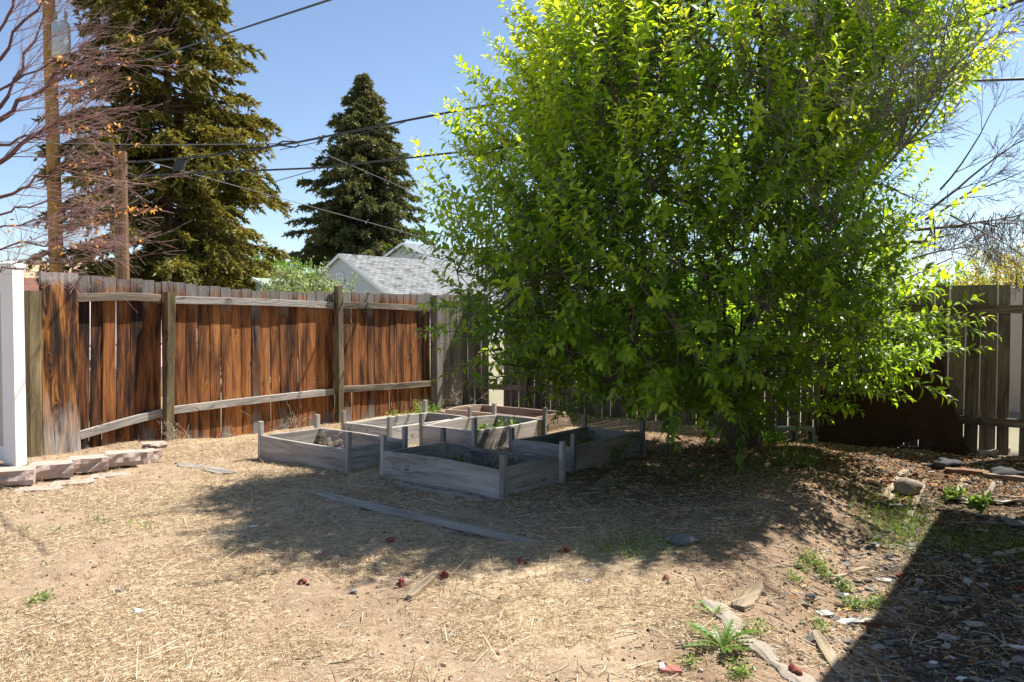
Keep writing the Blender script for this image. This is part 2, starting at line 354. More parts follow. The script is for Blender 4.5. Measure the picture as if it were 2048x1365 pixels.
M['litter'] = rndmat('leaf_litter_bits', [(0, (.05, .025, .012)), (.3, (.18, .07, .025)), (.55, (.32, .16, .06)), (.8, (.5, .33, .16)), (.95, (.2, .03, .02)), (1, (.6, .4, .04))], .8)
M['chips'] = rndmat('stone_chip_bits', [(0, (.045, .038, .033)), (.5, (.10, .09, .08)), (.78, (.17, .155, .14)), (.92, (.30, .28, .26)), (1, (.7, .69, .66))], .75)
M['gravel'] = rndmat('soil_crumbs', [(0, (.05, .034, .024)), (.5, (.17, .12, .08)), (.9, (.32, .25, .18)), (1, (.5, .46, .4))], .9)
# garage shingles
def shingles(name, c1, c2, c3):
    t = NT(name); uv = t.n('ShaderNodeUVMap').outputs[0]
    b = t.n('ShaderNodeTexBrick'); t.l(uv, b.inputs['Vector']); b.inputs['Scale'].default_value = 1.; b.inputs['Brick Width'].default_value = .33; b.inputs['Row Height'].default_value = .17
    b.inputs['Mortar Size'].default_value = .012; b.inputs['Color1'].default_value = (*c1, 1); b.inputs['Color2'].default_value = (*c2, 1); b.inputs['Mortar'].default_value = (*c3, 1)
    n = t.noise(t.scalev(uv, (1.2, 2.0, 1)), 1.5, 6, .75); k = t.mapr(n, .54, .60)
    t.bsdf(t.mix(t.math('MULTIPLY', k, .8), b.outputs[0], c3), .9, .15, bump=b.outputs['Fac'], bs=.6, bd=.01); return t.m
M['shingle'] = shingles('worn_shingles', (.24, .25, .25), (.15, .16, .16), (.035, .035, .04))
M['shingle2'] = shingles('grey_shingles', (.20, .22, .24), (.17, .19, .21), (.13, .14, .15))
# ground
def groundmat():
    t = NT('yard_ground'); co = t.n('ShaderNodeTexCoord').outputs['Object']; z = t.attr('zone'); sp = t.n('ShaderNodeSeparateColor'); t.l(z.outputs['Color'], sp.inputs[0])
    n1 = t.noise(co, 1.1, 6, .65); n2 = t.noise(co, 9, 6, .7); n3 = t.noise(co, 70, 4, .75); n4 = t.noise(co, 240, 2, .7)
    f = t.math('ADD', t.math('MULTIPLY', n1, .45), t.math('ADD', t.math('MULTIPLY', n2, .35), t.math('MULTIPLY', n3, .45)))
    dirt = t.ramp(f, [(.40, (.20, .14, .085)), (.55, (.36, .265, .17)), (.68, (.52, .41, .275)), (.82, (.66, .56, .41))])
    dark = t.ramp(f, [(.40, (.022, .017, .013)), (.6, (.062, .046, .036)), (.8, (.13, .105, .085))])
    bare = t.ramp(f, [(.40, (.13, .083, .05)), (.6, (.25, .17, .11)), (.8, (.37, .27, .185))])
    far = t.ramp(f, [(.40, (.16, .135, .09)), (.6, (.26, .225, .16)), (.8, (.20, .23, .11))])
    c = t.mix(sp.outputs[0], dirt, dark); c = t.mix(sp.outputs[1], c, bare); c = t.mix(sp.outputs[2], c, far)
    c = t.mix(t.mapr(n4, .62, .72), c, (.62, .56, .46))
    h = t.math('ADD', t.math('MULTIPLY', n2, .5), t.math('ADD', t.math('MULTIPLY', n3, .35), t.math('MULTIPLY', n4, .12)))
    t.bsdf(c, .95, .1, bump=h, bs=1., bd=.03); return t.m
M['ground'] = groundmat()

# ------------------------------------------------------------------ the ground sheet
def graded(lo, hi, step, far):
    m = list(np.arange(lo, hi+1e-6, step)); s = step; x = lo; L = []
    while x > -far: s *= 1.35; x -= s; L.append(x)
    s = step; x = hi; R = []
    while x < far: s *= 1.35; x += s; R.append(x)
    return np.array(L[::-1]+m+R)
gx = graded(-6.5, 7.0, .05, 700); gy = graded(1.8, 12.5, .05, 700)
XX, YY = np.meshgrid(gx, gy); ZZ = hgt(XX, YY)
nx, ny = len(gx), len(gy)
idx = np.arange(nx*ny).reshape(ny, nx)
Fa = np.stack([idx[:-1, :-1], idx[:-1, 1:], idx[1:, 1:], idx[1:, :-1]], -1).reshape(-1, 4)
me = np_mesh('ground', np.stack([XX, YY, ZZ], -1).reshape(-1, 3), Fa, smooth=True)
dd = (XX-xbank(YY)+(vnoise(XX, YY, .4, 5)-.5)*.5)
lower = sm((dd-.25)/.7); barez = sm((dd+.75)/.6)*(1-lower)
under = np.exp(-(((XX-1.3)/2.9)**2+((YY-7.9)/2.7)**2)**2)  # tree shade put into the soil colour: darker ground where its shadow falls
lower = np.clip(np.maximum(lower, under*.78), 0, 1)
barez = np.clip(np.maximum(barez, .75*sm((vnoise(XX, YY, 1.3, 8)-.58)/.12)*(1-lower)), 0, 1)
a_ = (XX+.71)*V[0]+(YY-13.2)*V[1]; b_ = (XX+.71)*U[0]+(YY-13.2)*U[1]
farz = np.maximum(sm((-a_)/.3), sm(b_/.3))
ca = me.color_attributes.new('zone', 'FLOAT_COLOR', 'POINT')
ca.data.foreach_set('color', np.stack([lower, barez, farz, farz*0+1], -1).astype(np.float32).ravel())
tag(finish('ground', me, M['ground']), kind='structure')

# ------------------------------------------------------------------ side fence
O1 = np.array([-4.45, 8.4, 0.]); CORN = np.array([-.71, 13.2, 0.]); LEN = float(np.dot(CORN-O1, U))
def onf(px):                                     # run along the side fence where picture column px meets it
    k = (px-1024)/F; return (k*O1[1]-O1[0])/(U[0]-k*U[1])
fence = empty('wood_fence', O1+U*LEN/2, 'weathered red-brown board fence with grey rails running back from the white post at left', 'fence')
NF = V                                            # face of the fence towards the yard
def topz(s): return np.interp(s, [0, 1.2, 2.2, LEN], [1.86, 1.80, 1.74, 1.77])
bays = [(-.02, onf(322)), (onf(322), onf(668)), (onf(668), onf(862)), (onf(862), LEN)]
holes = 0
for bi, (s0, s1) in enumerate(bays):
    mb = MB(); s = s0+.01
    while s < s1-.012:
        w = random.choice([.135, .14, .145, .138, .12]); w = min(w, s1-s-.004)
        lean = random.uniform(-.006, .006)+(.018 if bi == 0 else 0)
        zb = gz(*(O1+U*(s+w/2))[:2])-.03
        L = topz(s+w/2)-zb+random.uniform(-.012, .012)
        mb.board(O1+U*(s+w/2-lean*L*.5)+Z*zb+NF*random.uniform(-.003, .003), U, NF, nrm(Z+U*lean), w, .02, L, seg=6, warp=.006, taper=random.uniform(.97, 1.01))
        s += w+random.choice([.002, .002, .003, .004, .006, .010])
    mb.build('board_panel', M['fence'] if bi < 3 else M['greyboard'], fence)
def fpost(s, w, z1, off, mat, name='post', lean=0., t=None, rnd=None):
    mb = MB(); b = O1+U*s+NF*off; z0 = gz(b[0], b[1])-.15
    mb.board(b+Z*z0-U*lean*.5, U, NF, nrm(Z+U*lean/1.8), w, t or w, z1-z0, rnd, seg=6, warp=.005, ch=.006); mb.build(name, mat, fence)
p1, p2, p3 = onf(328), onf(669), onf(869)
fpost(p1, .095, 1.70, .085, M['post'], lean=.05); fpost(p2, .09, 1.83, .08, M['post']); 
fpost(onf(116), .36, 1.87, .035, M['wide'], 'wide_board', t=.045, rnd=.32)
fpost(p3+.02, .14, 1.74, .03, M['greyboard'], 'board'); fpost(p3+.16, .10, 1.72, .028, M['greyboard'], 'board', t=.03)
# free-standing short post left of the wide board
for (sa, sb, za, zb_) in ((onf(151), p1-.06, 1.62, 1.63), (p1+.055, p2-.055, 1.615, 1.575), (p2+.055, p3-.06, 1.575, 1.53)):
    mb = MB(); A = O1+U*sa+Z*za+NF*.037; B = O1+U*sb+Z*zb_+NF*.037; d = nrm(B-A)
    mb.board(A, nrm(np.cross(NF, d)), NF, d, .085, .045, float(np.linalg.norm(B-A)), seg=8, warp=.012); mb.build('rail', M['rail'], fence)
for (sa, sb, za, zb_) in ((onf(152), p1-.06, .22, .37), (p1+.055, p2-.055, .385, .43), (p2+.055, p3-.06, .45, .42)):
    mb = MB(); A = O1+U*sa+Z*za+NF*.037; B = O1+U*sb+Z*zb_+NF*.037; d = nrm(B-A)
    mb.board(A, nrm(np.cross(NF, d)), NF, d, .085, .045, float(np.linalg.norm(B-A)), seg=8, warp=.008); mb.build('rail', M['rail'], fence)
mb = MB(); b = at(68, 926, 7.95); z0 = gz(b[0], b[1])
mb.board((b[0], b[1], z0-.15), U, V, nrm(Z+U*.01), .12, .12, 1.68-z0+.15, seg=6, warp=.004, ch=.012)
o = mb.build('wood_post', M['post']); tag(o, 'short square weathered wooden post between the white vinyl post and the wide stained board', 'post')
# ------------------------------------------------------------------ back fence
bf = empty('back_fence', CORN+V*4, 'dark shaded board fence with gaps of light running across behind the leafy tree', 'fence')
s = .02; NB = -U
def onb(px):
    k = (px-1024)/F; return (k*CORN[1]-CORN[0])/(V[0]-k*V[1])
pan = MB(); gap0, gap1 = onb(978), onb(1008); g2, g3 = onb(2021), onb(2043)
while s < 9.2:
    w = random.choice([.135, .14, .15, .13]); sc = s+w/2
    if s < g2 and s+w > g2-.05: w = max(.09, g2-s); sc = s+w/2
    skip = (gap0-.02 < sc < gap1-.02) or (s > g2-.02 and s < g3-.01)
    if not skip:
        b = CORN+V*sc; zb = gz(b[0], b[1])-.02
        L = 1.765-zb+random.uniform(-.015, .015)
        lean = random.uniform(-.008, .008)
        pan.board(b+Z*zb-V*lean*.9, V, NB, nrm(Z+V*lean), w, .02, L, seg=4, warp=.005)
        s += w+random.choice([.004, .007, .009, .013])
    else:
        s = gap1 if sc < 2 else g3
        if sc < 2: s = gap1
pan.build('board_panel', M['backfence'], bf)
for (z, nm) in ((1.52, 'rail'), (.33, 'rail')):
    for (a0, a1) in ((.0, 1.15), (1.26, 3.6), (3.7, 6.0), (6.1, 9.0)):
        mb = MB(); A = CORN+V*a0+NB*.035+Z*(z+random.uniform(-.01, .01)); B = CORN+V*a1+NB*.035+Z*(z+random.uniform(-.015, .015)-.0*a1); d = nrm(B-A)
        mb.board(A, nrm(np.cross(NB, d)), NB, d, .088, .04, float(np.linalg.norm(B-A)), seg=6, warp=.008); mb.build(nm, M['backfence'], bf)
for sp_ in (1.205, 3.65, 6.05, 9.1):
    mb = MB(); b = CORN+V*sp_+NB*.05; z0 = gz(b[0], b[1])-.2
    mb.board(b+Z*z0, V, NB, Z, .09, .09, 1.7-z0, seg=5, warp=.004, ch=.006); mb.build('post', M['backfence'], bf)

# ------------------------------------------------------------------ white vinyl fence end
vb = at(31, 930, 7.55); z0 = gz(vb[0], vb[1])
vf = empty('vinyl_fence', (vb[0], vb[1], z0), 'white vinyl fence post and panel at the left edge beside the old wooden post', 'fence')
a_p = nrm([1, -.25, 0]); n_p = np.array([a_p[1], -a_p[0], 0])
mb = MB(); mb.board((vb[0], vb[1], z0-.1), a_p, n_p, Z, .135, .135, 1.96-z0+.02, .5, 1, 0, .006); mb.build('post', M['vinyl'], vf)
mb = MB(); mb.sweep((vb[0], vb[1], 1.88), a_p, n_p, Z, [(-.078, -.078), (.078, -.078), (.078, .078), (-.078, .078)], [(0, 1, 1, 0, 0), (.035, 1, 1, 0, 0), (.04, .93, .93, 0, 0), (.06, .3, .3, 0, 0)]); mb.build('post_cap', M['vinyl'], vf)
pd = nrm([-1, .12, 0]); pn = np.array([pd[1], -pd[0], 0])
for i in range(14):
    mb_ = MB() if i == 0 else mb_
    mb_.board(np.array([vb[0], vb[1], z0+.15])+pd*(.16+.15*i), pd, pn, Z, .148, .022, 1.55, .5, 1, 0, .004)
mb_.build('panel', M['vinyltan'], vf)
for zz, hh in ((z0+.03, .14), (1.66, .14)):
    mb = MB(); mb.board(np.array([vb[0], vb[1], zz+hh/2])+pd*.07, Z, pn, pd, hh, .045, 2.1, .5, 1, 0, .004); mb.build('rail', M['vinyl'], vf)

# ------------------------------------------------------------------ raised beds
def bed(FL, FR, lu, label, mat, hb=.225, posts=(1, 1, 1, 1), hp=.36, inner=None):
    FL = np.array([*FL, 0.]); FR = np.array([*FR, 0.]); v = nrm(FR-FL); u = np.array([-v[1], v[0], 0]); Lv = float(np.linalg.norm(FR-FL))
    c = (FL+FR)/2+u*lu/2; zc = gz(c[0], c[1])
    r = empty('raised_bed', (c[0], c[1], zc), label, 'garden bed', 'timber raised garden beds')
    zb = zc-.05; H = hb-zb-.0
    for (A, d, n, L) in ((FL, v, u, Lv), (FL+u*lu, v, -u, Lv), (FL, u, v, lu), (FR, u, -v, lu)):
        mb = MB(); A2 = A+n*(.019)+d*(.0 if n is u or True else 0)
        if abs(np.dot(d, u)) > .5: A2 = A2+d*.040; L2 = L-.080
        else: L2 = L
        mb.board(np.array([A2[0], A2[1], zb+H/2]), Z, n, d, H, .036, L2, seg=8, warp=.014, ch=.004)
        mb.build('side_board', mat, r)
    cs = [FL, FR, FR+u*lu, FL+u*lu]; sg = [(-1, -1), (1, -1), (1, 1), (-1, 1)]
    for k in range(4):
        if not posts[k]: continue
        p = cs[k]+v*sg[k][0]*.024-v*sg[k][0]*.0+u*sg[k][1]*(-.02)
        mb = MB(); mb.board((p[0], p[1], zb-.06), v, u, nrm(Z+v*random.uniform(-.02, .02)+u*random.uniform(-.02, .02)), .045, .045, hp+random.uniform(-.015, .02)-zb+.06, seg=3, warp=.002, ch=.003)
        mb.build('corner_post', mat, r)
    # soil inside
    n = 9; P = []; 
    for j in range(n):
        for i in range(n):
            q = FL+v*(.038+(Lv-.076)*i/(n-1))+u*(.038+(lu-.076)*j/(n-1)); P.append((q[0], q[1], zc+.055+random.uniform(-.015, .02)))
    ix = np.arange(n*n).reshape(n, n); fa = np.stack([ix[:-1, :-1], ix[:-1, 1:], ix[1:, 1:], ix[1:, :-1]], -1).reshape(-1, 4)
    m_ = np_mesh('soil', P, fa, smooth=True); finish('soil', m_, M['soil'], r)
    return c, v, u, Lv, zc
M['soil'] = plain('bed_soil', (.16, .115, .075), .95, .5, 14, 0, .1, .02, 60)
BEDS = {}
BEDS['B'] = bed((-1.15, 7.30), (-.10, 6.40), .80, 'nearest grey timber bed, frontmost of all, with knotty front board and dry stalks', M['bed'], .235)
BEDS['A'] = bed((-2.56, 8.36), (-1.53, 7.50), .74, 'leftmost grey timber bed, sunlit, nearest the side fence', M['bed'])
BEDS['C'] = bed((.0, 7.95), (.53, 7.52), 1.30, 'long dark timber bed at the right end of the group, under the tree', M['bed'], .24, (1, 1, 1, 1))
BEDS['D'] = bed((-.98, 8.98), (-.42, 8.54), 1.28, 'striped-shadow timber bed in the middle of the group with green weeds inside', M['bed'], .24)
BEDS['E'] = bed((-1.90, 9.32), (-1.36, 8.88), 1.32, 'sunlit grey timber bed behind the leftmost one, below the middle fence post', M['bed'])
BEDS['F'] = bed((-.88, 10.80), (.27, 9.90), .75, 'farthest reddish-brown timber bed near the fence corner, without corner posts', M['bedred'], .21, (0, 0, 0, 0))
# ------------------------------------------------------------------ paver blocks
def block(px, py, ang, w, h, d, label, dz=0.):
    p = G(px, py); a = np.array([cos(ang), sin(ang), 0]); n = np.array([-a[1], a[0], 0]); mb = MB()
    nn = 7; hh = h/2; g = gz(p[0], p[1])
    # front face roughly split, others flat
    xs = np.linspace(-w/2, w/2, nn); zs = np.linspace(0, h, 4); b = len(mb.v)
    fr = {}
    for i, x in enumerate(xs):
        for j, z in enumerate(zs):
            k = .022*random.uniform(-1, 1)+(.006 if j in (0, 3) else 0)+(.010 if i in (0, nn-1) else 0)
            fr[i, j] = len(mb.v); mb.v.append(np.array([p[0], p[1], g+dz+.004])+a*x+n*k+Z*z); mb.r.append(.5)
    bk = {}
    for i, x in enumerate(xs):
        for j in (0, 3): bk[i, j] = len(mb.v); mb.v.append(np.array([p[0], p[1], g+dz+.004])+a*x*.82+n*d+Z*zs[j]); mb.r.append(.5)
    q = [(0, 0), (1, 0), (1, 1), (0, 1)]
    for i in range(nn-1):
        for j in range(3): mb.face([fr[i, j], fr[i+1, j], fr[i+1, j+1], fr[i, j+1]], q)
        mb.face([fr[i, 3], fr[i+1, 3], bk[i+1, 3], bk[i, 3]], q); mb.face([bk[i, 0], bk[i+1, 0], fr[i+1, 0], fr[i, 0]], q)
        mb.face([bk[i+1, 0], bk[i, 0], bk[i, 3], bk[i+1, 3]], q)
    mb.face([fr[0, 3], fr[0, 2], fr[0, 1], fr[0, 0], bk[0, 0], bk[0, 3]], [(0, 0)]*6); mb.face([fr[nn-1, 0], fr[nn-1, 1], fr[nn-1, 2], fr[nn-1, 3], bk[nn-1, 3], bk[nn-1, 0]], [(0, 0)]*6)
    tag(mb.build('paver_block', M['paver']), label, 'paver block', 'retaining blocks along the left fence')
for (px, py, an, w, h, d, lb, dz) in [
    (18, 978, .30, .36, .12, .24, 'pinkish retaining block at the far left edge below the white post', .02),
    (100, 964, .42, .36, .12, .24, 'pinkish retaining block in front of the short wooden post, second from the left edge', .02),
    (176, 950, .48, .34, .12, .24, 'split-faced retaining block in front of the wide stained board', .02),
    (247, 938, .60, .30, .12, .22, 'split-faced retaining block right of the wide board, fourth from the left', .02),
    (302, 927, .80, .22, .11, .2, 'small dark retaining block at the right end of the row, under the top cap block', .0),
    (310, 916, .55, .24, .055, .16, 'thin pale cap block on top at the right end of the row', .085),
    (75, 984, .40, .36, .06, .2, 'half-buried lower block at the left, under the leftmost joint', -.05),
    (146, 971, .45, .36, .06, .2, 'half-buried lower block under the joint in front of the wide board', -.05),
    (222, 955, .52, .34, .055, .2, 'half-buried lower block at the right of the sunken row', -.05)]:
    block(px, py, an, w, h, d, lb, dz)

# ------------------------------------------------------------------ loose timber on the ground
def plank(pa, pb, w, t, label, mat, name='plank', cat='plank', lift=.0, taper=.9, group=None, jag=True):
    A = G(*pa); B = G(*pb); A[2] += t*.4+lift; B[2] += t*.4+lift; d = nrm(B-A); L = float(np.linalg.norm(B-A)); n = nrm(np.cross(d, np.cross(Z, d))); a = nrm(np.cross(Z, d))
    mb = MB(); h, q = w/2, t/2; k = 6; sec = [(-h, -q*.8), (h, -q), (h*1.02, q*.7), (h*.5, q), (-h*.4, q*.9), (-h, q*.8)]; st = []
    N_ = 12
    for i in range(N_+1):
        x = i/N_; e = 1.
        if jag and i in (0, N_): e = .55
        if jag and i in (1, N_-1): e = .85
        P = A+d*L*x; zz = gz(P[0], P[1])-(A[2]-t*.4-lift+(B[2]-A[2])*x)
        st.append((L*x, e*(1-(1-taper)*x)*random.uniform(.93, 1.05), random.uniform(.85, 1.1), random.uniform(-.04, .04)*w, max(-.01, min(zz, .05 if L > 1 else .012))))
    mb.sweep(A, a, n, d, sec, st, random.random())
    return tag(mb.build(name, mat), label, cat, group)
T = 'loose timber scraps on the ground'
plank((622, 985), (1078, 1088), .14, .016, 'long grey plank lying flat in the dappled shade before the beds', M['oldplank'])
plank((362, 930), (470, 948), .17, .02, 'short cracked plank half buried in the dry grass between the blocks and the leftmost bed', M['greyboard'])
plank((790, 968), (965, 1004), .05, .03, 'split grey board edge lying along the foot of the nearest bed', M['oldplank'])
plank((818, 1202), (874, 1152), .055, .035, 'bleached split stick lying alone in the middle of the dry grass', M['drift'], 'stick', 'stick')
plank((1478, 1222), (1515, 1172), .10, .03, 'pale broken plank end on the bare bank near the concrete edge', M['drift'], 'plank', 'plank')
plank((1663, 1167), (1738, 1142), .035, .03, 'straight tan stick on the leaf litter left of the shadow edge', M['drift'], 'stick', 'stick')
plank((1730, 1250), (1800, 1258), .045, .03, 'short dark brown stick crossing the edge of the building shadow', M['brownstick'], 'stick', 'stick')
plank((1632, 1268), (1700, 1375), .055, .022, 'long curved splinter of bleached wood at the bottom edge, right of the concrete', M['drift'], 'stick', 'stick')
plank((1810, 1050), (1850, 962), .05, .015, 'pale lath leaning diagonally just right of the brown rock', M['drift'], 'lath', 'lath')
plank((1770, 1005), (1812, 942), .10, .02, 'wide splintered pale lath lying behind and left of the brown rock', M['drift'], 'lath', 'lath')
plank((1890, 945), (1978, 952), .10, .05, 'thick grey split log piece below the rusty sheet corner', M['brownstick'], 'log', 'log')
plank((1965, 955), (2060, 966), .07, .05, 'orange-brown split timber at the right edge in front of the blue-grey stone', M['drift'], 'log', 'log')
plank((1955, 912), (2018, 905), .08, .06, 'squared grey timber offcut lying against the back fence foot at right', M['oldplank'], 'offcut', 'timber')
plank((1912, 990), (1928, 958), .05, .014, 'narrow lath lying endwise left of the tar paper strips', M['drift'], 'lath', 'lath')
plank((1968, 1002), (1988, 966), .05, .014, 'narrow lath lying endwise right of the tar paper strips', M['drift'], 'lath', 'lath')
plank((1995, 993), (2052, 996), .035, .014, 'thin horizontal lath at the right edge above the tar paper', M['drift'], 'lath', 'lath')
plank((1845, 930), (1890, 938), .06, .02, 'small whitish board scrap just below the notch of the rusty sheet', M['drift'], 'board', 'board')
plank((2002, 1296), (2060, 1300), .04, .015, 'white painted strip of trim in the building shadow at the right edge', M['white'], 'trim_strip', 'trim')
plank((1990, 1112), (2055, 1098), .07, .015, 'weathered grey slat in the shadow at the right edge', M['oldplank'], 'slat', 'slat')
# ------------------------------------------------------------------ stones, shards, fruit
def lump(name, px, py, sx, sy, sz, mat, label, cat, ang=0., group=None, seed=1, sub=3, rough=.18, sink=.25, pos=None):
    import bmesh
    r = random.Random(seed); bm = bmesh.new(); bmesh.ops.create_icosphere(bm, subdivisions=sub, radius=1.)
    from mathutils import noise
    off = Vector((seed*3.7, seed*1.3, seed*7.1)); p = G(px, py) if pos is None else np.array(pos)
    for v in bm.verts:
        k = 1+rough*2.2*(noise.noise(v.co*1.1+off))+rough*.8*noise.noise(v.co*3+off); c = v.co*k
        c.z = c.z if c.z > -.6 else -.6
        x, y = c.x*sx, c.y*sy; v.co = (p[0]+x*cos(ang)-y*sin(ang), p[1]+x*sin(ang)+y*cos(ang), p[2]+(c.z+1-sink*2)*sz)
    for f in bm.faces: f.smooth = sub > 2
    me = bpy.data.meshes.new(name); bm.to_mesh(me); bm.free(); o = finish(name, me, mat)
    return tag(o, label, cat, group)
lump('rock', 1815, 985, .125, .10, .085, M['rock'], 'rounded brown pitted rock on the leaf litter near the back fence', 'rock', .2, seed=4, rough=.10)
lump('rock', 1366, 1088, .11, .06, .045, M['slate'], 'oblong grey stone in the dappled shade among green weeds', 'rock', .1, seed=5)
lump('rock', 2012, 954, .16, .09, .055, M['bluerock'], 'flat blue-grey stone at the right edge below the back fence', 'rock', -.1, seed=6)
lump('rock', 1620, 1200, .03, .025, .022, M['bluerock'], 'fist-sized grey stone on the bare bank under the tan stick', 'rock', 0, seed=8)
lump('rock', 1526, 1190, .022, .016, .016, M['rock'], 'small pale pebble touching the broken plank end', 'pebble', 0, seed=9)
lump('rock', 276, 1228, .025, .018, .016, M['white'], 'small white stone alone in the dry grass at lower left', 'pebble', 0, seed=10)
lump('rock', 1890, 935, .15, .07, .05, M['bluerock'], 'dark speckled slab of rubble under the rusty sheet', 'rubble', 0, seed=12, rough=.5)
for i, (px, py, s, lb) in enumerate([(780, 1085, .026, 'bright red shrivelled apple in the sun below the long plank'),
    (605, 1168, .022, 'red shrivelled apple farthest left on the dry grass'), (802, 1170, .024, 'flattened orange-red apple left of the bleached stick'),
    (886, 1156, .028, 'dark red apple at the tip of the bleached stick'), (1043, 1128, .024, 'brown-red apple right of the long plank end'),
    (1122, 1107, .018, 'dull red half of the touching pair of apples'), (1134, 1106, .022, 'bright red half of the touching pair of apples'),
    (1333, 1160, .020, 'small brown apple on the bare soil beneath the oblong stone'), (1590, 1352, .028, 'red apple beside the concrete edge at the bottom'),
    (1845, 1052, .028, 'red apple at the grass tuft above the shadow edge'), (1878, 1052, .024, 'dull red apple just inside the building shadow'),
    (1800, 1155, .024, 'red-brown apple on the shadow edge beside the tan stick'), (1830, 955, .030, 'cluster-topping red apple behind the brown rock'),
    (1886, 982, .030, 'dark red apple right of the pale lath'), (1778, 968, .028, 'red apple in the litter left of the brown rock'),
    (1770, 1000, .022, 'small red apple below left of the brown rock'), (1895, 958, .026, 'red apple between the rubble slab and the tar paper'),
    (2040, 1180, .022, 'dim red apple in the shadow at the right edge')]):
    lump('apple', px, py, s, s*.85, s*.75, M['apple'], lb, 'apple', i, 'shrivelled fallen apples', 20+i, 3, .5)
for i, (px, py, lb) in enumerate([(1868, 972, 'yellow rind curled beside the pale lath'), (1660, 920, 'yellow rind at the crest of the bank under the tree'), (1694, 1222, 'orange-yellow rind on the gravelly soil left of the shadow')]):
    lump('rind', px, py, .03, .018, .012, M['yellow'], lb, 'fruit rind', .3*i, seed=50+i, rough=.3)
def shard(px, py, w, h, ang, mat, label, cat='shingle piece', th=.007, name='shingle_piece', tilt=.06, group=None, corners=None, seed=0):
    r = random.Random(seed+int(px)); p = G(px, py, .006); mb = MB(); k = corners or r.choice([4, 5, 6]); pts = []
    n = nrm([r.uniform(-tilt, tilt), r.uniform(-tilt, tilt), 1]); a = nrm(np.cross([0, 1, 0], n)); a = a*cos(ang)+np.cross(n, a)*sin(ang); b = np.cross(n, a)
    if k == 4: base = [(-.5, -.5), (.5, -.5), (.5, .5), (-.5, .5)]
    else: base = [(.5*cos(2*pi*i/k), .5*sin(2*pi*i/k)) for i in range(k)]
    j = .03 if corners == 4 else .14
    for (x, y) in base: pts.append(p+a*w*(x+r.uniform(-j, j))+b*h*(y+r.uniform(-j, j)))
    mb.slab(pts, n, th); return tag(mb.build(name, mat), label, cat, group)
SG = 'broken shingle pieces on the soil'
for (px, py, w, h, an, mt, lb) in [
    (508, 1056, .07, .03, .1, 'white', 'pale blue-white scrap at the left tip of the tree shadow'),
    (905, 1274, .055, .03, .2, 'slate', 'grey shingle flake alone on dry grass under the bleached stick'),
    (1170, 1166, .075, .04, .5, 'slate', 'bent grey shingle flake on the grass left of the small brown apple'),
    (1440, 1040, .07, .05, .3, 'slatel', 'pale blue shingle scrap in the shade right of the oblong stone'),
    (705, 1186, .05, .03, .0, 'slate', 'dark grey flake hidden in straw left of the bleached stick'),
    (240, 1184, .06, .04, .3, 'slate', 'flat brown-grey flake in the straw at lower left'),
    (1655, 1300, .05, .04, .8, 'slatel', 'pale flake beside the curved splinter'),
    (1766, 1163, .06, .09, .9, 'slatel', 'pale leaf-shaped shingle piece right of the tan stick'),
    (1688, 1193, .06, .05, .0, 'white', 'white shard of plaster left of the building shadow'),
    (1648, 1230, .10, .08, .3, 'slatel', 'tan triangular shingle piece on the gravelly soil'),
    (1720, 1244, .17, .09, .1, 'slatel', 'large speckled shingle under the dark brown stick'),
    (1686, 1248, .06, .05, .6, 'white', 'white chip beside the large speckled shingle'),
    (1790, 1012, .13, .07, .2, 'slatel', 'grey shingle piece in the litter below the brown rock'),
    (1950, 1252, .09, .065, -.2, 'slatel', 'clean rectangular pale shingle in the building shadow'),
    (1895, 1278, .11, .09, .4, 'slatel', 'speckled light patch of shingle in the building shadow'),
    (1908, 1202, .14, .07, .1, 'slate', 'grey shingle in the shadow above the rectangular pale one'),
    (1788, 1290, .11, .05, .2, 'slate', 'dark ragged shingle at the lower shadow edge'),
    (1780, 1318, .11, .035, .1, 'slate', 'narrow ragged shingle, lowest at the shadow edge'),
    (1872, 1336, .13, .05, .2, 'slate', 'ragged shingle at the bottom of the shadow beside white pebbles'),
    (1752, 1298, .06, .045, .2, 'slatel', 'pale chip exactly on the lower shadow edge'),
    (1870, 1118, .10, .05, .4, 'slate', 'dark shingle in the shaded weeds at right'),
    (2038, 1205, .09, .06, .2, 'slate', 'blue-grey shingle at the right frame edge'),
    (1745, 1090, .10, .04, .1, 'slate', 'blackish shingle in the grass left of the shadow corner'),
    (1862, 946, .10, .06, .2, 'slatel', 'light shingle piece leaning near the rubble slab'),
    (1868, 1330, .045, .035, .2, 'white', 'white triangular chip in the bottom shadow'),
    (1924, 1362, .05, .05, .5, 'white', 'white chip at the very bottom of the shadow')]:
    shard(px, py, w, h, an, M[mt], lb, group=SG)
shard(1342, 1345, .085, .06, -.05, M['red'], 'square dull red tile with a white end at the bottom edge', 'tile', .012, 'tile_piece', corners=4)
shard(1324, 1342, .02, .055, -.1, M['white'], 'narrow white chip lying at the left edge of the red tile', 'chip', .016, 'tile_chip', corners=4)
shard(2022, 1045, .11, .30, -.25, M['slate'], 'dark rectangular roofing strip lying in the shadow at right', 'roofing strip', .008, 'roofing_strip', corners=4)
shard(2042, 1046, .035, .30, -.25, M['white'], 'light metal strip lying along the dark roofing strip', 'metal strip', .008, 'metal_strip', corners=4)
# torn tar paper ledge
mb = MB(); P0, P1 = G(1893, 1008), G(2056, 1014); n = 16
for i in range(n):
    a = P0+(P1-P0)*i/n; b = P0+(P1-P0)*(i+1)/n; w1 = .07+.03*sin(i*1.7)
    q = [a+[0, 0, .035+.012*sin(i)], b+[0, 0, .035+.012*sin(i+1)], b+np.array([.01, w1, .02]), a+np.array([.01, .07+.03*sin((i-1)*1.7), .02])]
    mb.slab(q, Z, .01, .5)
tag(mb.build('tar_paper', M['slatel']), 'wavy torn edge of grey tar paper lying where the building shadow begins', 'tar paper')
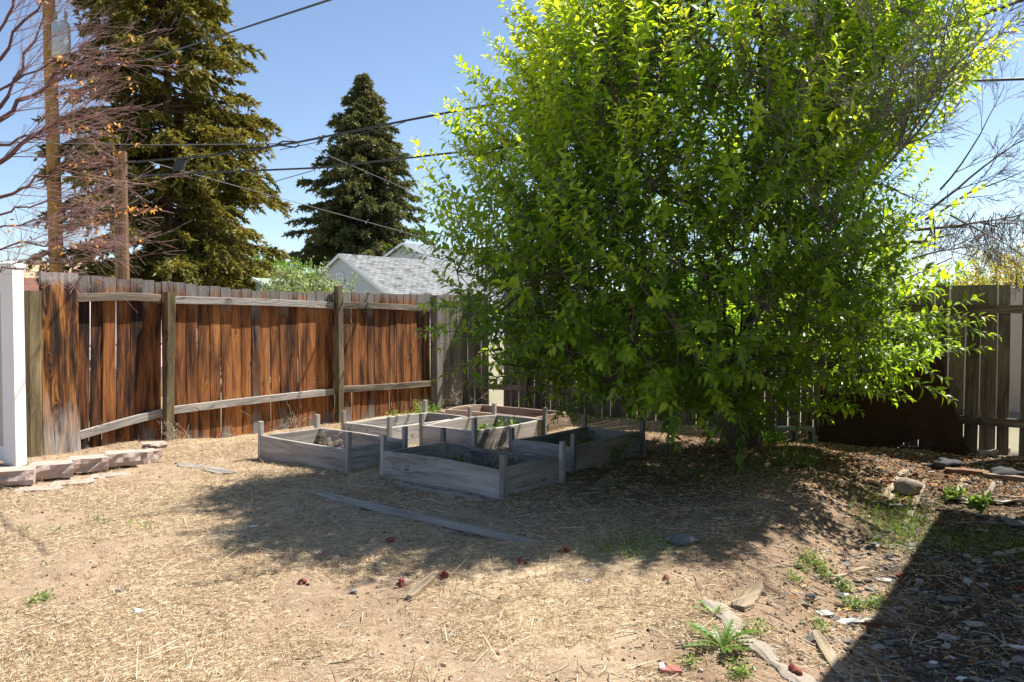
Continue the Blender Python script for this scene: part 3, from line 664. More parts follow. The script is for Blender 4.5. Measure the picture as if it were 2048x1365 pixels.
# rusty steel sheet leaning on the back fence
so = CORN-U*.10
def sheetpt(px, py, lean=.0):
    k = (px-1024)/F; s = (k*(so[1])-so[0])/(V[0]-k*V[1]); p = so+V*s; z = CAMZ-(py-HZ)*p[1]/F
    z = max(z, -.05); return p-U*(1.25-z)*.22+Z*z
pts = [(1905, 922), (1870, 906), (1880, 880), (1868, 872), (1800, 885), (1760, 893), (1655, 878), (1652, 760), (1665, 715), (1720, 690), (1860, 695), (1884, 712), (1912, 800), (1943, 880), (1950, 915)]
mb = MB(); mb.slab([sheetpt(*q) for q in pts], -U, .012); 
tag(mb.build('steel_sheet', M['rust']), 'big dark rusty steel sheet with a cut-out foot leaning against the back fence', 'metal sheet')
# cinder block
cb = G(1590, 886); mb = MB(); e = nrm([1, -.15, 0]); nn_ = np.array([e[1], -e[0], 0]); z0 = gz(cb[0], cb[1])
for (dx, w, dz, h) in ((0, .40, .155, .035), (0, .40, 0., .03), (-.182, .036, .03, .125), (.182, .036, .03, .125), (0, .03, .03, .125)):
    mb.board(cb+e*dx+Z*(dz-.01), e, nn_, Z, w, .19, h, .5, 1, 0, .004)
tag(mb.build('cinder_block', M['cinder']), 'grey hollow cinder block lying in the shade right of the tree trunk', 'cinder block')
# concrete footing edge
mb = MB(); cp = [(1408, 1208), (1420, 1216), (1435, 1228), (1450, 1243), (1468, 1262), (1485, 1278), (1503, 1294), (1520, 1308), (1540, 1325), (1560, 1340), (1580, 1356), (1605, 1374), (1640, 1405)]
pp = [G(*q) for q in cp]; b0 = None
for i, p in enumerate(pp):
    d = nrm(pp[min(i+1, len(pp)-1)]-pp[max(i-1, 0)]); a = nrm([d[1], -d[0], 0]); zt = .015+random.uniform(-.008, .01)
    p = np.array([p[0], p[1], max(p[2], gz(p[0]-a[0]*.05, p[1]-a[1]*.05))]); row = [p-a*.11+Z*(-.04), p-a*(.05+random.uniform(0, .04))+Z*(zt-.012), p+a*.0+Z*(zt+.004), p+a*(.03+random.uniform(-.02, .02))+Z*(zt-.004), p+a*.06-Z*.14]
    b = len(mb.v)
    for q in row: mb.v.append(q); mb.r.append(.5)
    if b0 is not None:
        for j in range(4): mb.face([b0+j, b0+j+1, b+j+1, b+j], [(0, 0)]*4)
    b0 = b
tag(mb.build('concrete_edge', M['concrete']), 'crumbling concrete footing edge running down to the bottom of the picture', 'concrete edge')
M['bush_wall'] = plain('green_panel', (.22, .30, .22), .6, .1, 4)
M['rustroof'] = plain('rusty_roofing', (.20, .085, .055), .8, .4, 3)
def hillm():
    t = NT('dry_hill'); co = t.n('ShaderNodeTexCoord').outputs['Object']; n = t.noise(co, .12, 7, .7); m = t.noise(co, .7, 5, .7)
    c = t.ramp(n, [(.35, (.42, .28, .18)), (.55, (.52, .38, .25)), (.75, (.36, .24, .15))]); c = t.mix(t.mapr(m, .52, .60), c, (.20, .18, .10)); t.bsdf(c, .95, .1); return t.m
M['hill'] = hillm()
# ------------------------------------------------------------------ plants: fruit tree
def unit(a): return a/(np.linalg.norm(a, axis=-1, keepdims=True)+1e-9)
D0 = 7.9
PR = [(872, 1330, 1560), (840, 1190, 1600), (800, 1070, 1690), (750, 985, 1765), (690, 935, 1840), (620, 900, 1880), (520, 880, 1840), (430, 895, 1820), (330, 945, 1870), (220, 1005, 1870), (100, 1045, 1885), (0, 1125, 1900), (-140, 1360, 1900), (-260, 1500, 1830), (-370, 1590, 1740), (-440, 1640, 1700)]
pz = np.array([CAMZ+(HZ-q[0])*D0/F for q in PR]); pl = np.array([(q[1]-1024)*D0/F for q in PR]); pr = np.array([(q[2]-1024)*D0/F for q in PR])
def crown_pt(th, z, rho):
    cx = (np.interp(z, pz, pl)+np.interp(z, pz, pr))/2; rx = (np.interp(z, pz, pr)-np.interp(z, pz, pl))/2
    lump_ = .80+.42*vnoise(th*2.2, z*1.2, 1., 11)
    k = rho*rx*lump_*.97; sy_ = np.where(np.sin(th) > 0, .72-.26*sm(-np.cos(th)*1.6), 1.0)
    return np.stack([cx+np.cos(th)*k, D0+.15+np.sin(th)*k*sy_, z], -1), np.stack([np.cos(th), np.sin(th), z*0], -1)
tb0 = G(1480, 892); TR = np.array([tb0[0], tb0[1], tb0[2]])
tree = empty('fruit_tree', TR, 'large leafy fruit tree in bright green leaf filling the right half of the yard', 'tree')
# skeleton: grow towards points of the crown, nearest first
nodes = [TR-Z*.15]; par = [-1]
def addn(p, q): nodes.append(np.asarray(p, float)); par.append(q); return len(nodes)-1
i0 = addn(TR+[.0, -.02, .25], 0); i0 = addn(TR+[-.03, -.05, .55], i0)
CC = np.array([2.1, 8.2, 0.])
for k, (tx, ty, tz) in enumerate([(-1.7, -1.0, 1.6), (-.9, -1.9, 2.0), (.3, -2.3, 1.7), (1.4, -1.5, 1.9), (1.9, .1, 2.3), (-.6, -.2, 3.2), (.5, -.9, 3.4), (-1.5, .2, 2.4), (.9, .5, 3.0), (-.2, -1.4, 4.2)]):
    j = i0
    for m in range(1, 6):
        f_ = m/5; q = TR+np.array([tx*f_, ty*f_, .55+(tz-.55)*f_**.8])+rng.normal(size=3)*.05; j = addn(q, j)
th = rng.random(900)*2*pi; zz = rng.uniform(.9, 6.2, 900); rho = np.sqrt(rng.uniform(.05, .85, 900))
AT, _ = crown_pt(th, zz, rho); AT = AT[np.argsort(np.linalg.norm(AT-(TR+[0, -.5, 1.5]), axis=1))]
for p in AT:
    A = np.array(nodes[2:]); d = np.linalg.norm(A-p, axis=1)+.35*np.maximum(0, A[:, 2]-p[2]); j = int(np.argmin(d))+2; q = nodes[j]; L = np.linalg.norm(p-q)
    if L < .12: continue
    n_ = max(1, int(L/.3))
    for m in range(1, n_+1): j = addn(q+(p-q)*m/n_+rng.normal(size=3)*.025*L*(m < n_)+Z*.10*L*sin(pi*m/n_), j)
cnt = np.zeros(len(nodes))
hasch = np.zeros(len(nodes), bool)
for i in range(1, len(nodes)): hasch[par[i]] = True
r_ = np.zeros(len(nodes))
for i in range(len(nodes)-1, 0, -1):
    if not hasch[i]: r_[i] = .005**2.35
    r_[par[i]] += r_[i]
rad = np.minimum(r_**(1/2.35), .21); rad[0] = .27; rad[1] = .20
tb = TB()
for i in range(1, len(nodes)):
    pr_ = min(rad[par[i]], rad[i]*1.25+.002) if par[i] > 1 else rad[par[i]]
    tb.seg(nodes[par[i]], nodes[i], pr_, rad[i], .5)
o = tb.build('trunk_and_limbs', M['bark'], tree, 7)
# leafy shoots
NS = 8200
th = rng.random(NS)*2*pi; zr = rng.random(NS); zz = .36+6.2*zr**1.0
rho = 1-.62*rng.random(NS)**1.4
w_ok = rng.random(NS) < np.interp(zz, [.5, 1., 2, 3.9, 5.0, 6.6], [.6, .9, 1, 1, .32, .10])
th, zz, rho = th[w_ok], zz[w_ok], rho[w_ok]
_b, _ = crown_pt(th, zz, rho); cl = vnoise(_b[:, 0]+_b[:, 2]*.9, _b[:, 1]*.8+_b[:, 2]*1.1, .62, 51)*.6+vnoise(_b[:, 0]-_b[:, 2], _b[:, 1]+.5*_b[:, 2], .45, 52)*.4
keep = (cl > .39) | (rng.random(len(th)) < .25); th, zz, rho = th[keep], zz[keep], rho[keep]
B, OUT = crown_pt(th, zz, rho*.93); n = len(B)
up = np.interp(zz, [.5, 1.5, 3, 6], [.05, .45, .9, 1.4])[:, None]
D = unit(OUT*rng.uniform(.5, 1.2, n)[:, None]+Z*up+rng.normal(size=(n, 3))*.35)
Ls = rng.uniform(.3, .62, n)+(rng.random(n) < .10)*rng.uniform(.15, .5, n)
# keep the view of trunk foot and the beds free: lift shoots that hang too low
NA = np.array(nodes); tw = TB(); LP = []; LD = []; LN = []; LL = []; LR = []
for i in range(n):
    b = B[i]; px_ = 1024+F*b[0]/b[1]
    if b[2] < CAMZ-(np.interp(px_, [880, 960, 1080, 1200, 1320, 1560, 1680, 1820, 1950], [690, 745, 765, 775, 800, 845, 805, 765, 665])-HZ)*b[1]/F: continue
    if b[2] < .75 and b[1] < 7.6 and rng.random() < .3: continue
    dd = np.linalg.norm(NA-b, axis=1); j = int(np.argmin(dd))
    if dd[j] < 1.0 and dd[j] > .02: tw.seg(NA[j], b, .006, .004, .4)
    d = D[i]; L = Ls[i]; p = b; m = 5; pts = [b]
    for k in range(m):
        d = unit(d+rng.normal(size=3)*.08+Z*(.03 if zz[i] > 1.5 else -.06)); p = p+d*L/m; pts.append(p)
    tw.path(pts, .0042, .0015, .6); pts = np.array(pts)
    nl = int(L*44); t = np.linspace(.02, 1., nl)**.9*m; ii = np.minimum(t.astype(int), m-1); fr = (t-ii)[:, None]
    P = pts[ii]*(1-fr)+pts[ii+1]*fr; dirs = unit(pts[ii+1]-pts[ii]); az = np.arange(nl)*2.4+rng.random()*6
    X = unit(np.cross(dirs, np.tile(Z+rng.normal(size=3)*.01, (nl, 1)))); Y = np.cross(dirs, X)
    rad_ = X*np.cos(az)[:, None]+Y*np.sin(az)[:, None]; spread = np.interp(t/m, [0, .8, 1], [1.1, .9, .35])[:, None]
    ld = unit(dirs*.75+rad_*spread+Z*rng.uniform(-.35, .15, (nl, 1)))
    LP.append(P+rad_*.004); LD.append(ld); LN.append(unit(Z*.9+dirs*.4-rad_*.2+rng.normal(size=(nl, 3))*.25))
    LL.append((.048+.068*rng.random(nl)**.8)*rng.uniform(.8, 1.15)*np.interp(t/m, [0, .7, 1], [1., 1., .65])); LR.append(np.clip(-.03+.36*(t/m)+.42*sm((rho[i]-.55)/.4)*min(1, zz[i]/3.0)+.06*zz[i]+rng.normal(size=nl)*.12+.10*rng.normal(), 0, 1))  # crown shade put into leaf tint: low, inner leaves darker; young tips yellower
LP, LD, LN, LL, LR = map(np.concatenate, (LP, LD, LN, LL, LR))
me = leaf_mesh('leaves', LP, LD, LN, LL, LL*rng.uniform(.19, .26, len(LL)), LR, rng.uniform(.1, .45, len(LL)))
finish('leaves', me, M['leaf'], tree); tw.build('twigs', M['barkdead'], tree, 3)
print('fruit leaves', len(LP))
# recursive bare branches
def grow(tb, p, d, L, r, lev, spread=.6, upb=.05, tips=None, kids=(4, 7), shrink=(.35, .65), jit=.12, c=.5, minr=.0016):
    n = max(4, int(L/.12)) if lev > 0 else 4; pts = [p]; q = p; dd = d
    for k in range(n):
        dd = unit(dd+rng.normal(size=3)*jit+Z*upb); q = q+dd*L/n; pts.append(q)
    for k in range(n): tb.seg(pts[k], pts[k+1], max(minr, r*(1-.75*k/n)), max(minr, r*(1-.75*(k+1)/n)), np.clip(c+rng.normal()*.15, 0, 1))
    if tips is not None: tips.append((pts[-1], dd))
    if lev > 0:
        for k in range(rng.integers(*kids)):
            t = rng.uniform(.15, .97); a = min(n-1, int(t*n)); b = pts[a]+(pts[a+1]-pts[a])*(t*n-a); ax = unit(pts[a+1]-pts[a])
            w = rng.normal(size=3); w = unit(w-ax*np.dot(w, ax)); nd = unit(ax+w*spread*rng.uniform(.5, 1.4))
            grow(tb, b, nd, L*rng.uniform(*shrink), max(minr, r*(1-.75*t)*.6), lev-1, spread, upb, tips, kids, shrink, jit, c, minr)
# dead limbs of the same tree on its right side and top
tb = TB(); tips = []
for (a, b, r, lv) in [((at(1700, 520, 8.0)), at(1900, 430, 7.6), .035, 3), (at(1830, 460, 7.8), at(2060, 430, 7.4), .025, 3), (at(1600, 560, 8.2), at(1760, 455, 7.8), .05, 2),
                      (at(1700, 470, 7.4), at(1850, 150, 5.9), .022, 3), (at(1640, 330, 6.9), at(1790, 60, 5.7), .018, 3), (at(1760, 340, 6.6), at(2060, 120, 6.0), .018, 3),
                      (at(1620, 560, 7.0), at(1700, 290, 5.8), .024, 2), (at(1480, 330, 7.4), at(1530, 20, 6.4), .03, 2), (at(1230, 200, 7.3), at(1190, -120, 7.0), .014, 2), (at(1240, 160, 7.2), at(1255, -90, 7.0), .012, 2),
                      (at(1700, 350, 6.4), at(1950, 20, 5.6), .016, 3), (at(1560, 330, 6.3), at(1660, 20, 5.6), .012, 3), (at(1740, 200, 6.2), at(1800, -60, 5.8), .012, 3), (at(1800, 300, 6.4), at(2000, 60, 5.9), .012, 3), (at(1860, 420, 7.4), at(2080, 240, 7.0), .018, 3), (at(1560, 470, 6.9), at(1620, 180, 6.2), .022, 2), (at(1820, 520, 7.4), at(2010, 470, 7.2), .014, 3), (at(1850, 440, 7.2), at(2060, 330, 6.9), .016, 3), (at(1900, 430, 7.2), at(2080, 480, 7.0), .014, 3), (at(1880, 380, 7.3), at(2050, 190, 6.8), .014, 3)]:
    L = np.linalg.norm(b-a); grow(tb, a, unit(b-a), L, r*.7, lv, .7, .01, tips, (5, 8), (.3, .55), .10)
# drooping spur twigs at the right
for k in range(60):
    a = at(rng.uniform(1860, 2050), rng.uniform(420, 460), 7.4+rng.normal()*.25); grow(tb, a, unit(np.array([rng.normal()*.5, rng.normal()*.4, -1.])), rng.uniform(.25, .55), .004, 1, .8, -.02, tips, (4, 8), (.3, .6), .2)
tb.build('dead_branches', M['barkdead'], tree, 4)
print('dead segs', len(tb.a))
for k in range(16):
    p, _ = tips[rng.integers(len(tips))]
# ------------------------------------------------------------------ bare tree at left
bt = empty('bare_tree', (-5.9, 7.2, gz(-5.9, 7.2)), 'leafless tree with reddish twigs and few orange dry leaves at the left edge', 'tree')
tb = TB(); tips = []; TB0 = np.array([-5.9, 7.2, gz(-5.9, 7.2)])
t1 = TB0+Z*1.5
tb.path([TB0-Z*.1, TB0+Z*.5, TB0+[.05, 0, 1.0], t1], .13, .10)
limbs = [((0, 325), (145, 222), .030), ((0, 240), (150, 120), .032), ((0, 395), (130, 330), .022), ((0, 215), (95, 30), .024), ((0, 120), (110, -60), .02), ((0, 60), (60, -70), .02),
         ((0, 430), (120, 395), .014), ((0, 500), (150, 470), .012), ((0, 455), (90, 440), .012), ((0, 290), (140, 265), .02), ((0, 180), (170, 90), .016), ((-10, 545), (60, 520), .009)]
for k, (a, b, r) in enumerate(limbs):
    Yd = 6.7+.5*((k*37) % 7)/7; A = at(*a, Yd); Bp = at(*b, Yd+rng.uniform(-.3, .3)); M0 = A+(t1-A)*.5+Z*rng.uniform(-.1, .15)
    r *= .55; tb.path([t1-Z*rng.uniform(0, .4), t1+(M0-t1)*.5+rng.normal(size=3)*.04, M0, A], r*2.0, r*1.25, .08)
    n = 7; pts = [A+(Bp-A)*i/n+rng.normal(size=3)*.02*(0 < i) for i in range(n+1)]; tb.path(pts, r*1.25, r*.55, .12); e = unit(Bp-A)
    for q in range(13):
        s_ = rng.uniform(.1, 1.); j = min(n-1, int(s_*n)); w = rng.normal(size=3)*np.array([1, 1, 1.]); w = unit(w-e*np.dot(w, e)); d = unit(e+w*rng.uniform(.25, .8)+np.array([.35, 0, -.05]))
        grow(tb, pts[j], d, rng.uniform(.40, .82), r*.2+.0012, 2, .45, .010, tips, (3, 5), (.35, .6), .06, .6, .0010)
tb.build('branches', M['barkred'], bt, 4); print('bare segs', len(tb.a))
TP = np.array([t[0] for t in tips]); sel = rng.choice(len(TP), 60, replace=False); P = np.repeat(TP[sel], 4, 0)+rng.normal(size=(240, 3))*.02
ex = [at(rng.normal(262, 28), rng.normal(420, 4), 6.9+rng.normal()*.05) for _ in range(46)]+[at(rng.normal(195, 12), rng.normal(440, 10), 6.9) for _ in range(16)]
tw_ = TB(); a = at(150, 400, 6.95); grow(tw_, a, unit(at(290, 418, 6.85)-a), .62, .004, 1, .4, 0, None, (3, 5)); tw_.build('leafy_twig', M['barkred'], bt, 4)
P = np.concatenate([P, np.array(ex)]); n = len(P)
me = leaf_mesh('dry_leaves', P, unit(rng.normal(size=(n, 3))*[1, 1, .6]+[0, 0, -.8]), rng.normal(size=(n, 3)), rng.uniform(.025, .05, n), rng.uniform(.006, .012, n), rng.random(n), .3)
finish('dry_leaves', me, M['dryleaf'], bt)

# ------------------------------------------------------------------ spruces
def spruce(base, H, prof, mat, label, seed, dens=1., tuft=.13, zlow=.8):
    g = np.random.default_rng(seed); base = np.array(base, float)
    root = empty('spruce_tree', base, label, 'tree', 'tall spruce trees beyond the fence'); tb = TB(); n = 14
    pts = [base+Z*H*i/n+np.array([.05*sin(i), .04*cos(i*1.3), 0])*(i > 0) for i in range(n+1)]; tb.path(pts, H*.013, .02)
    P = []; Dd = []; R = []; z = zlow
    while z < H-.15:
        rr = prof(z); nb = int(11+3*g.random())
        for b in range(nb):
            th = g.random()*2*pi; L = rr*g.uniform(.62, 1.12); zz = z+g.uniform(-.2, .2)
            if g.random() < .07: L *= .5
            m = 8; o = np.array([cos(th), sin(th), 0]); sd = np.array([-o[1], o[0], 0]); q = base+Z*zz; path = [q]
            sl = g.uniform(-.05, .30)-.35*(1-zz/H)
            for k in range(m):
                f = k/m; dz = sl+.15-.55*f+.75*max(0, f-.55); q = q+(o+Z*dz+sd*g.normal()*.05)*L/m; path.append(q)
            tb.path(path, .012+.012*L, .005); path = np.array(path)
            nbr = max(3, int(L*5.5*dens))
            for k in range(nbr):
                t = (g.uniform(.12, 1))**.8*m; a = min(m-1, int(t)); c = path[a]+(path[a+1]-path[a])*(t-a); side = 1 if k % 2 else -1
                bl = (.18+.30*(1-abs(t/m-.6)))*g.uniform(.6, 1.2)*min(1.4, .5+L*.3); bd = unit(o*.9+sd*side*g.uniform(.3, 1.1)+Z*g.uniform(-.75, -.05)); tcol = g.random()*.5
                nt = int((9+bl*26)*dens); tt = g.random(nt); pp = c+bd*(tt*bl)[:, None]-Z*(tt**2*bl*.25)[:, None]
                P.append(pp); Dd.append(unit(bd*.9+g.normal(size=(nt, 3))*.62+o*.15)); R.append(np.clip(tcol+.5*g.random(nt)*(.4+.6*t/m)+.1*zz/H, 0, 1))
        z += .24+.06*g.random()
    P, Dd, R = map(np.concatenate, (P, Dd, R)); n = len(P); print('spruce', n)
    me = spike_mesh('needles', P, Dd, g.uniform(.6, 1.3, n)*tuft, g.uniform(.25, .45, n)*tuft, R, .1)
    finish('crown', me, mat, root); tb.build('trunk', M['barkspruce'], root, 5)
b = at(328, 600, 22.); spruce((b[0]+.15, 22., 0), 15.2, lambda z: 3.45*(1-(z/15.2))**.62*(.55+.45*min(1, z/3)), M['spruce'], 'taller olive-brown spruce at left, cut off by the top edge, behind the short pole', 5, 1.35, .15)
b = at(728, 600, 55.); spruce((b[0], 55., 0), 17.5, lambda z: 5.0*(1-(z/17.5)**2.0)**1.0*(.8+.2*min(1, z/4))*(.85+.3*(sin(z*2.3)**2)), M['spruce2'], 'smaller dark cone-shaped spruce seen whole against the sky behind the garage roof', 9, 1.0, .27, 1.5)

# ------------------------------------------------------------------ bushes and far trees
def bush(name, c, r, h, mat, label, cat, seed, nleaf, ls, kind_trunk='stem', z0=0., spiky=.3, group=None, stems=9):
    g = np.random.default_rng(seed); c = np.array(c, float); root = empty(name, c, label, cat, group); tb = TB(); P = []; D = []
    for s in range(stems):
        th = g.random()*2*pi; o = np.array([cos(th), sin(th), 0]); k = g.uniform(.2, .8)
        tb.path([c, c+o*r*k*.4+Z*h*.45, c+o*r*k+Z*h*g.uniform(.7, .95)], .012+r*.012, .004)
    nb = nleaf//26
    for s in range(nb):
        th = g.random()*2*pi; ph = math.acos(g.uniform(-.55, 1)); o = np.array([cos(th)*sin(ph)*r, sin(th)*sin(ph)*r, cos(ph)*h*.5]); k = g.uniform(.45, 1.)*(1+.18*sin(th*3+seed)*sin(ph*4)); b = c+Z*(h*.52+z0)+o*k*.9
        d = unit(o/np.array([r, r, h*.5])+Z*.6+g.normal(size=3)*.5); L = spiky*g.uniform(.5, 1.3); t = g.random(26)
        tb.path([b-d*L*.3, b+d*L], .004+ls*.04, .002); P.append(b+d*(t*L)[:, None]+g.normal(size=(26, 3))*ls*.7); D.append(unit(d*.6+g.normal(size=(26, 3))*.8))
    P = np.concatenate(P); D = np.concatenate(D); n = len(P); P[:, 2] = np.maximum(P[:, 2], c[2]+.05)
    me = leaf_mesh('foliage', P, D, g.normal(size=(n, 3))+Z, g.uniform(.6, 1.2, n)*ls, g.uniform(.2, .3, n)*ls, g.random(n), .2)
    finish('foliage', me, mat, root); tb.build(kind_trunk, M['barkdead'], root, 4)
def bx_(px, Y): return (px-1024)/F*Y
bush('grey_green_shrub', (bx_(606, 17), 17, 0), 1.0, 2.25, M['bush'], 'silvery grey-green shrub rising over the fence in front of the white garage gable', 'shrub', 3, 26000, .068, spiky=.35)
bush('grey_green_shrub', (bx_(705, 16), 16, 0), .62, 1.98, M['bush'], 'low tip of grey-green shrub at the right of the taller one, before the garage wall', 'shrub', 31, 5200, .05, spiky=.3)
bush('green_tree', (bx_(520, 30), 30, 0), 1.6, 3.75, M['green'], 'bright green leafy tree between the two spruces, above the fence', 'tree', 4, 9000, .11, spiky=.5)
bush('green_tree', (bx_(590, 38), 38, 0), 1.8, 3.7, M['green'], 'dull green leafy tree at the foot of the smaller spruce', 'tree', 41, 7000, .13, spiky=.5)
bush('golden_shrub', (bx_(2035, 15), 15, 0), 1.35, 2.72, M['yellowleaf'], 'golden yellow shrub over the back fence at the right edge', 'shrub', 5, 15000, .055, spiky=.3)
bush('green_tree', (bx_(1925, 24), 24, 0), 1.6, 2.55, M['green'], 'low green bush beyond the back fence left of the golden shrub', 'shrub', 6, 6000, .10, spiky=.4)
bush('green_tree', (bx_(1480, 26), 26, 0), 4.5, 3.2, M['green'], 'green hedge tree behind the back fence, glimpsed through the fruit tree', 'tree', 61, 12000, .14, spiky=.5)
# ------------------------------------------------------------------ utility poles and wires
P1 = at(117, 600, 20.); P1[2] = 0
pole = empty('utility_pole', P1, 'tall orange-brown utility pole with a grey transformer, seen through the bare twigs', 'utility pole')
mb = MB(); sec = [(cos(a*2*pi/14), sin(a*2*pi/14)) for a in range(14)]
mb.sweep(P1-Z*.3, np.array([1., 0, 0]), np.array([0, -1., 0]), nrm([-.012, 0, 1]), sec, [(0, .17, .17, 0, 0), (4, .158, .158, 0, 0), (8, .145, .145, 0, 0), (12.3, .12, .12, 0, 0)], .5, smooth=True); mb.build('pole', M['pole'], pole)
mb = MB(); tc = at(123, 118, 19.68)
mb.sweep(tc, np.array([1., 0, 0]), np.array([0, -1., 0]), Z, sec, [(0, .17, .17, 0, 0), (.03, .20, .20, 0, 0), (.78, .20, .20, 0, 0), (.86, .16, .16, 0, 0), (.90, .05, .05, 0, 0)], .5, smooth=True); mb.build('transformer', M['steel'], pole)
mb = MB(); mb.sweep(tc+[.12, 0, .9], np.array([1., 0, 0]), np.array([0, -1., 0]), Z, sec, [(-.05, .03, .03, 0, 0), (.08, .045, .045, 0, 0), (.14, .03, .03, 0, 0), (.2, .04, .04, 0, 0)], .5); mb.build('bushing', M['cinder'], pole); mb = MB(); mb.sweep(tc+[-.12, 0, .9], np.array([1., 0, 0]), np.array([0, -1., 0]), Z, sec, [(-.05, .03, .03, 0, 0), (.08, .045, .045, 0, 0), (.14, .03, .03, 0, 0), (.2, .04, .04, 0, 0)], .5); mb.build('bushing', M['cinder'], pole)
mb = MB(); mb.box(P1+Z*9.1+[-.9, -.17, 0], Z, np.array([0, -1., 0]), np.array([1., 0, 0]), .11, .09, 2.0); mb.build('crossarm', M['pole'], pole)
P2 = at(245, 600, 14.5); P2[2] = 0
mb = MB(); z1 = at(245, 304, 14.5)[2]
rr = [.128, .125, .12, .117, .112, .108]
mb.sweep(P2-Z*.3, np.array([1., 0, 0]), np.array([0, -1., 0]), Z, [(cos(a*2*pi/12)*(1+.06*((a*5) % 3-1)), sin(a*2*pi/12)) for a in range(12)], [(i*(z1+.3)/5, q, q, 0, 0) for i, q in enumerate(rr)], .4, smooth=False)
tag(mb.build('short_pole', M['oldpole']), 'short cracked grey-brown wooden pole standing just behind the side fence', 'pole')
def wire(pts, r, mat, label, name='overhead_wire', sag=.0, grp='overhead wires'):
    cu = bpy.data.curves.new(name, 'CURVE'); pts = [np.asarray(p, float) for p in pts]
    tb = []; 
    for i in range(len(pts)-1):
        for k in range(10): 
            f = k/10; tb.append(pts[i]+(pts[i+1]-pts[i])*f-Z*sag*4*f*(1-f))
    tb.append(pts[-1]); t = TB(); 
    for i in range(len(tb)-1): t.seg(tb[i], tb[i+1], r, r)
    o = t.build(name, mat, None, 6); return tag(o, label, 'wire', grp)
top1 = at(112, 140, 20.)
wire([top1, at(290, 121, 14), at(660, 0, 8), at(900, -90, 6.2)], .011, M['cable'], 'thick black twisted wire climbing from the transformer pole to the top edge')
wire([at(115, 120, 20.), at(283, 135, 20), at(560, 270, 25), at(900, 416, 33), at(1010, 456, 38)], .009, M['cablegrey'], 'pale wire falling from the transformer pole across the smaller spruce')
wire([at(250, 326, 14.5), at(420, 312, 13.6), at(590, 286, 13), at(820, 240, 12.2), at(1085, 190, 11.4), at(1560, 175, 10.6), at(2060, 158, 9.6)], .017, M['cable'], 'upper heavy black cable from the short pole passing behind the tree crown')
wire([at(252, 353, 14.5), at(640, 336, 13.2), at(960, 300, 12), at(1500, 200, 10), at(2060, -5, 7.6)], .016, M['cable'], 'lower heavy black cable from the short pole disappearing into the tree')
wire([at(-20, 284, 15), at(300, 290, 14.2), at(590, 288, 13)], .009, M['cablegrey'], 'thin straight grey wire from the left edge to the black splice loop')
wire([at(118, 398, 20), at(180, 380, 17), at(245, 356, 14.5)], .014, M['cable'], 'short black wire linking the two poles')
wire([at(290, 322, 14.4), at(700, 435, 22), at(900, 490, 28), at(960, 505, 30)], .007, M['cablegrey'], 'thin lower pale wire running down across both spruces to the far house')
wire([at(250, 372, 26), at(540, 366, 26), at(625, 342, 26)], .012, M['cable'], 'short thin dark wire between the two spruces')
wire([at(560, 300, 13.05), at(700, 272, 12.6), at(790, 252, 12.3), at(825, 238, 12.2)], .006, M['cable'], 'slack thin wire hanging under the upper heavy cable')
t = TB(); lp = [at(552, 290, 13), at(566, 283, 13), at(592, 284, 13), at(599, 291, 13), at(590, 295, 13), at(566, 292, 13), at(552, 290, 13)]; t.path(lp, .012, .012)
tag(t.build('splice_loop', M['cable'], None, 6), 'black coil of cable hung on the upper wire between the spruces', 'cable loop')
mb = MB(); q = at(356, 330, 13.95); mb.board(q-Z*.09, nrm([1, .2, .1]), np.array([0, -1., 0]), nrm([.35, 0, 1]), .17, .10, .17, .5, 1, 0, .015)
tag(mb.build('junction_box', M['cable']), 'small black junction box hanging from the upper cable near the short pole', 'junction box')
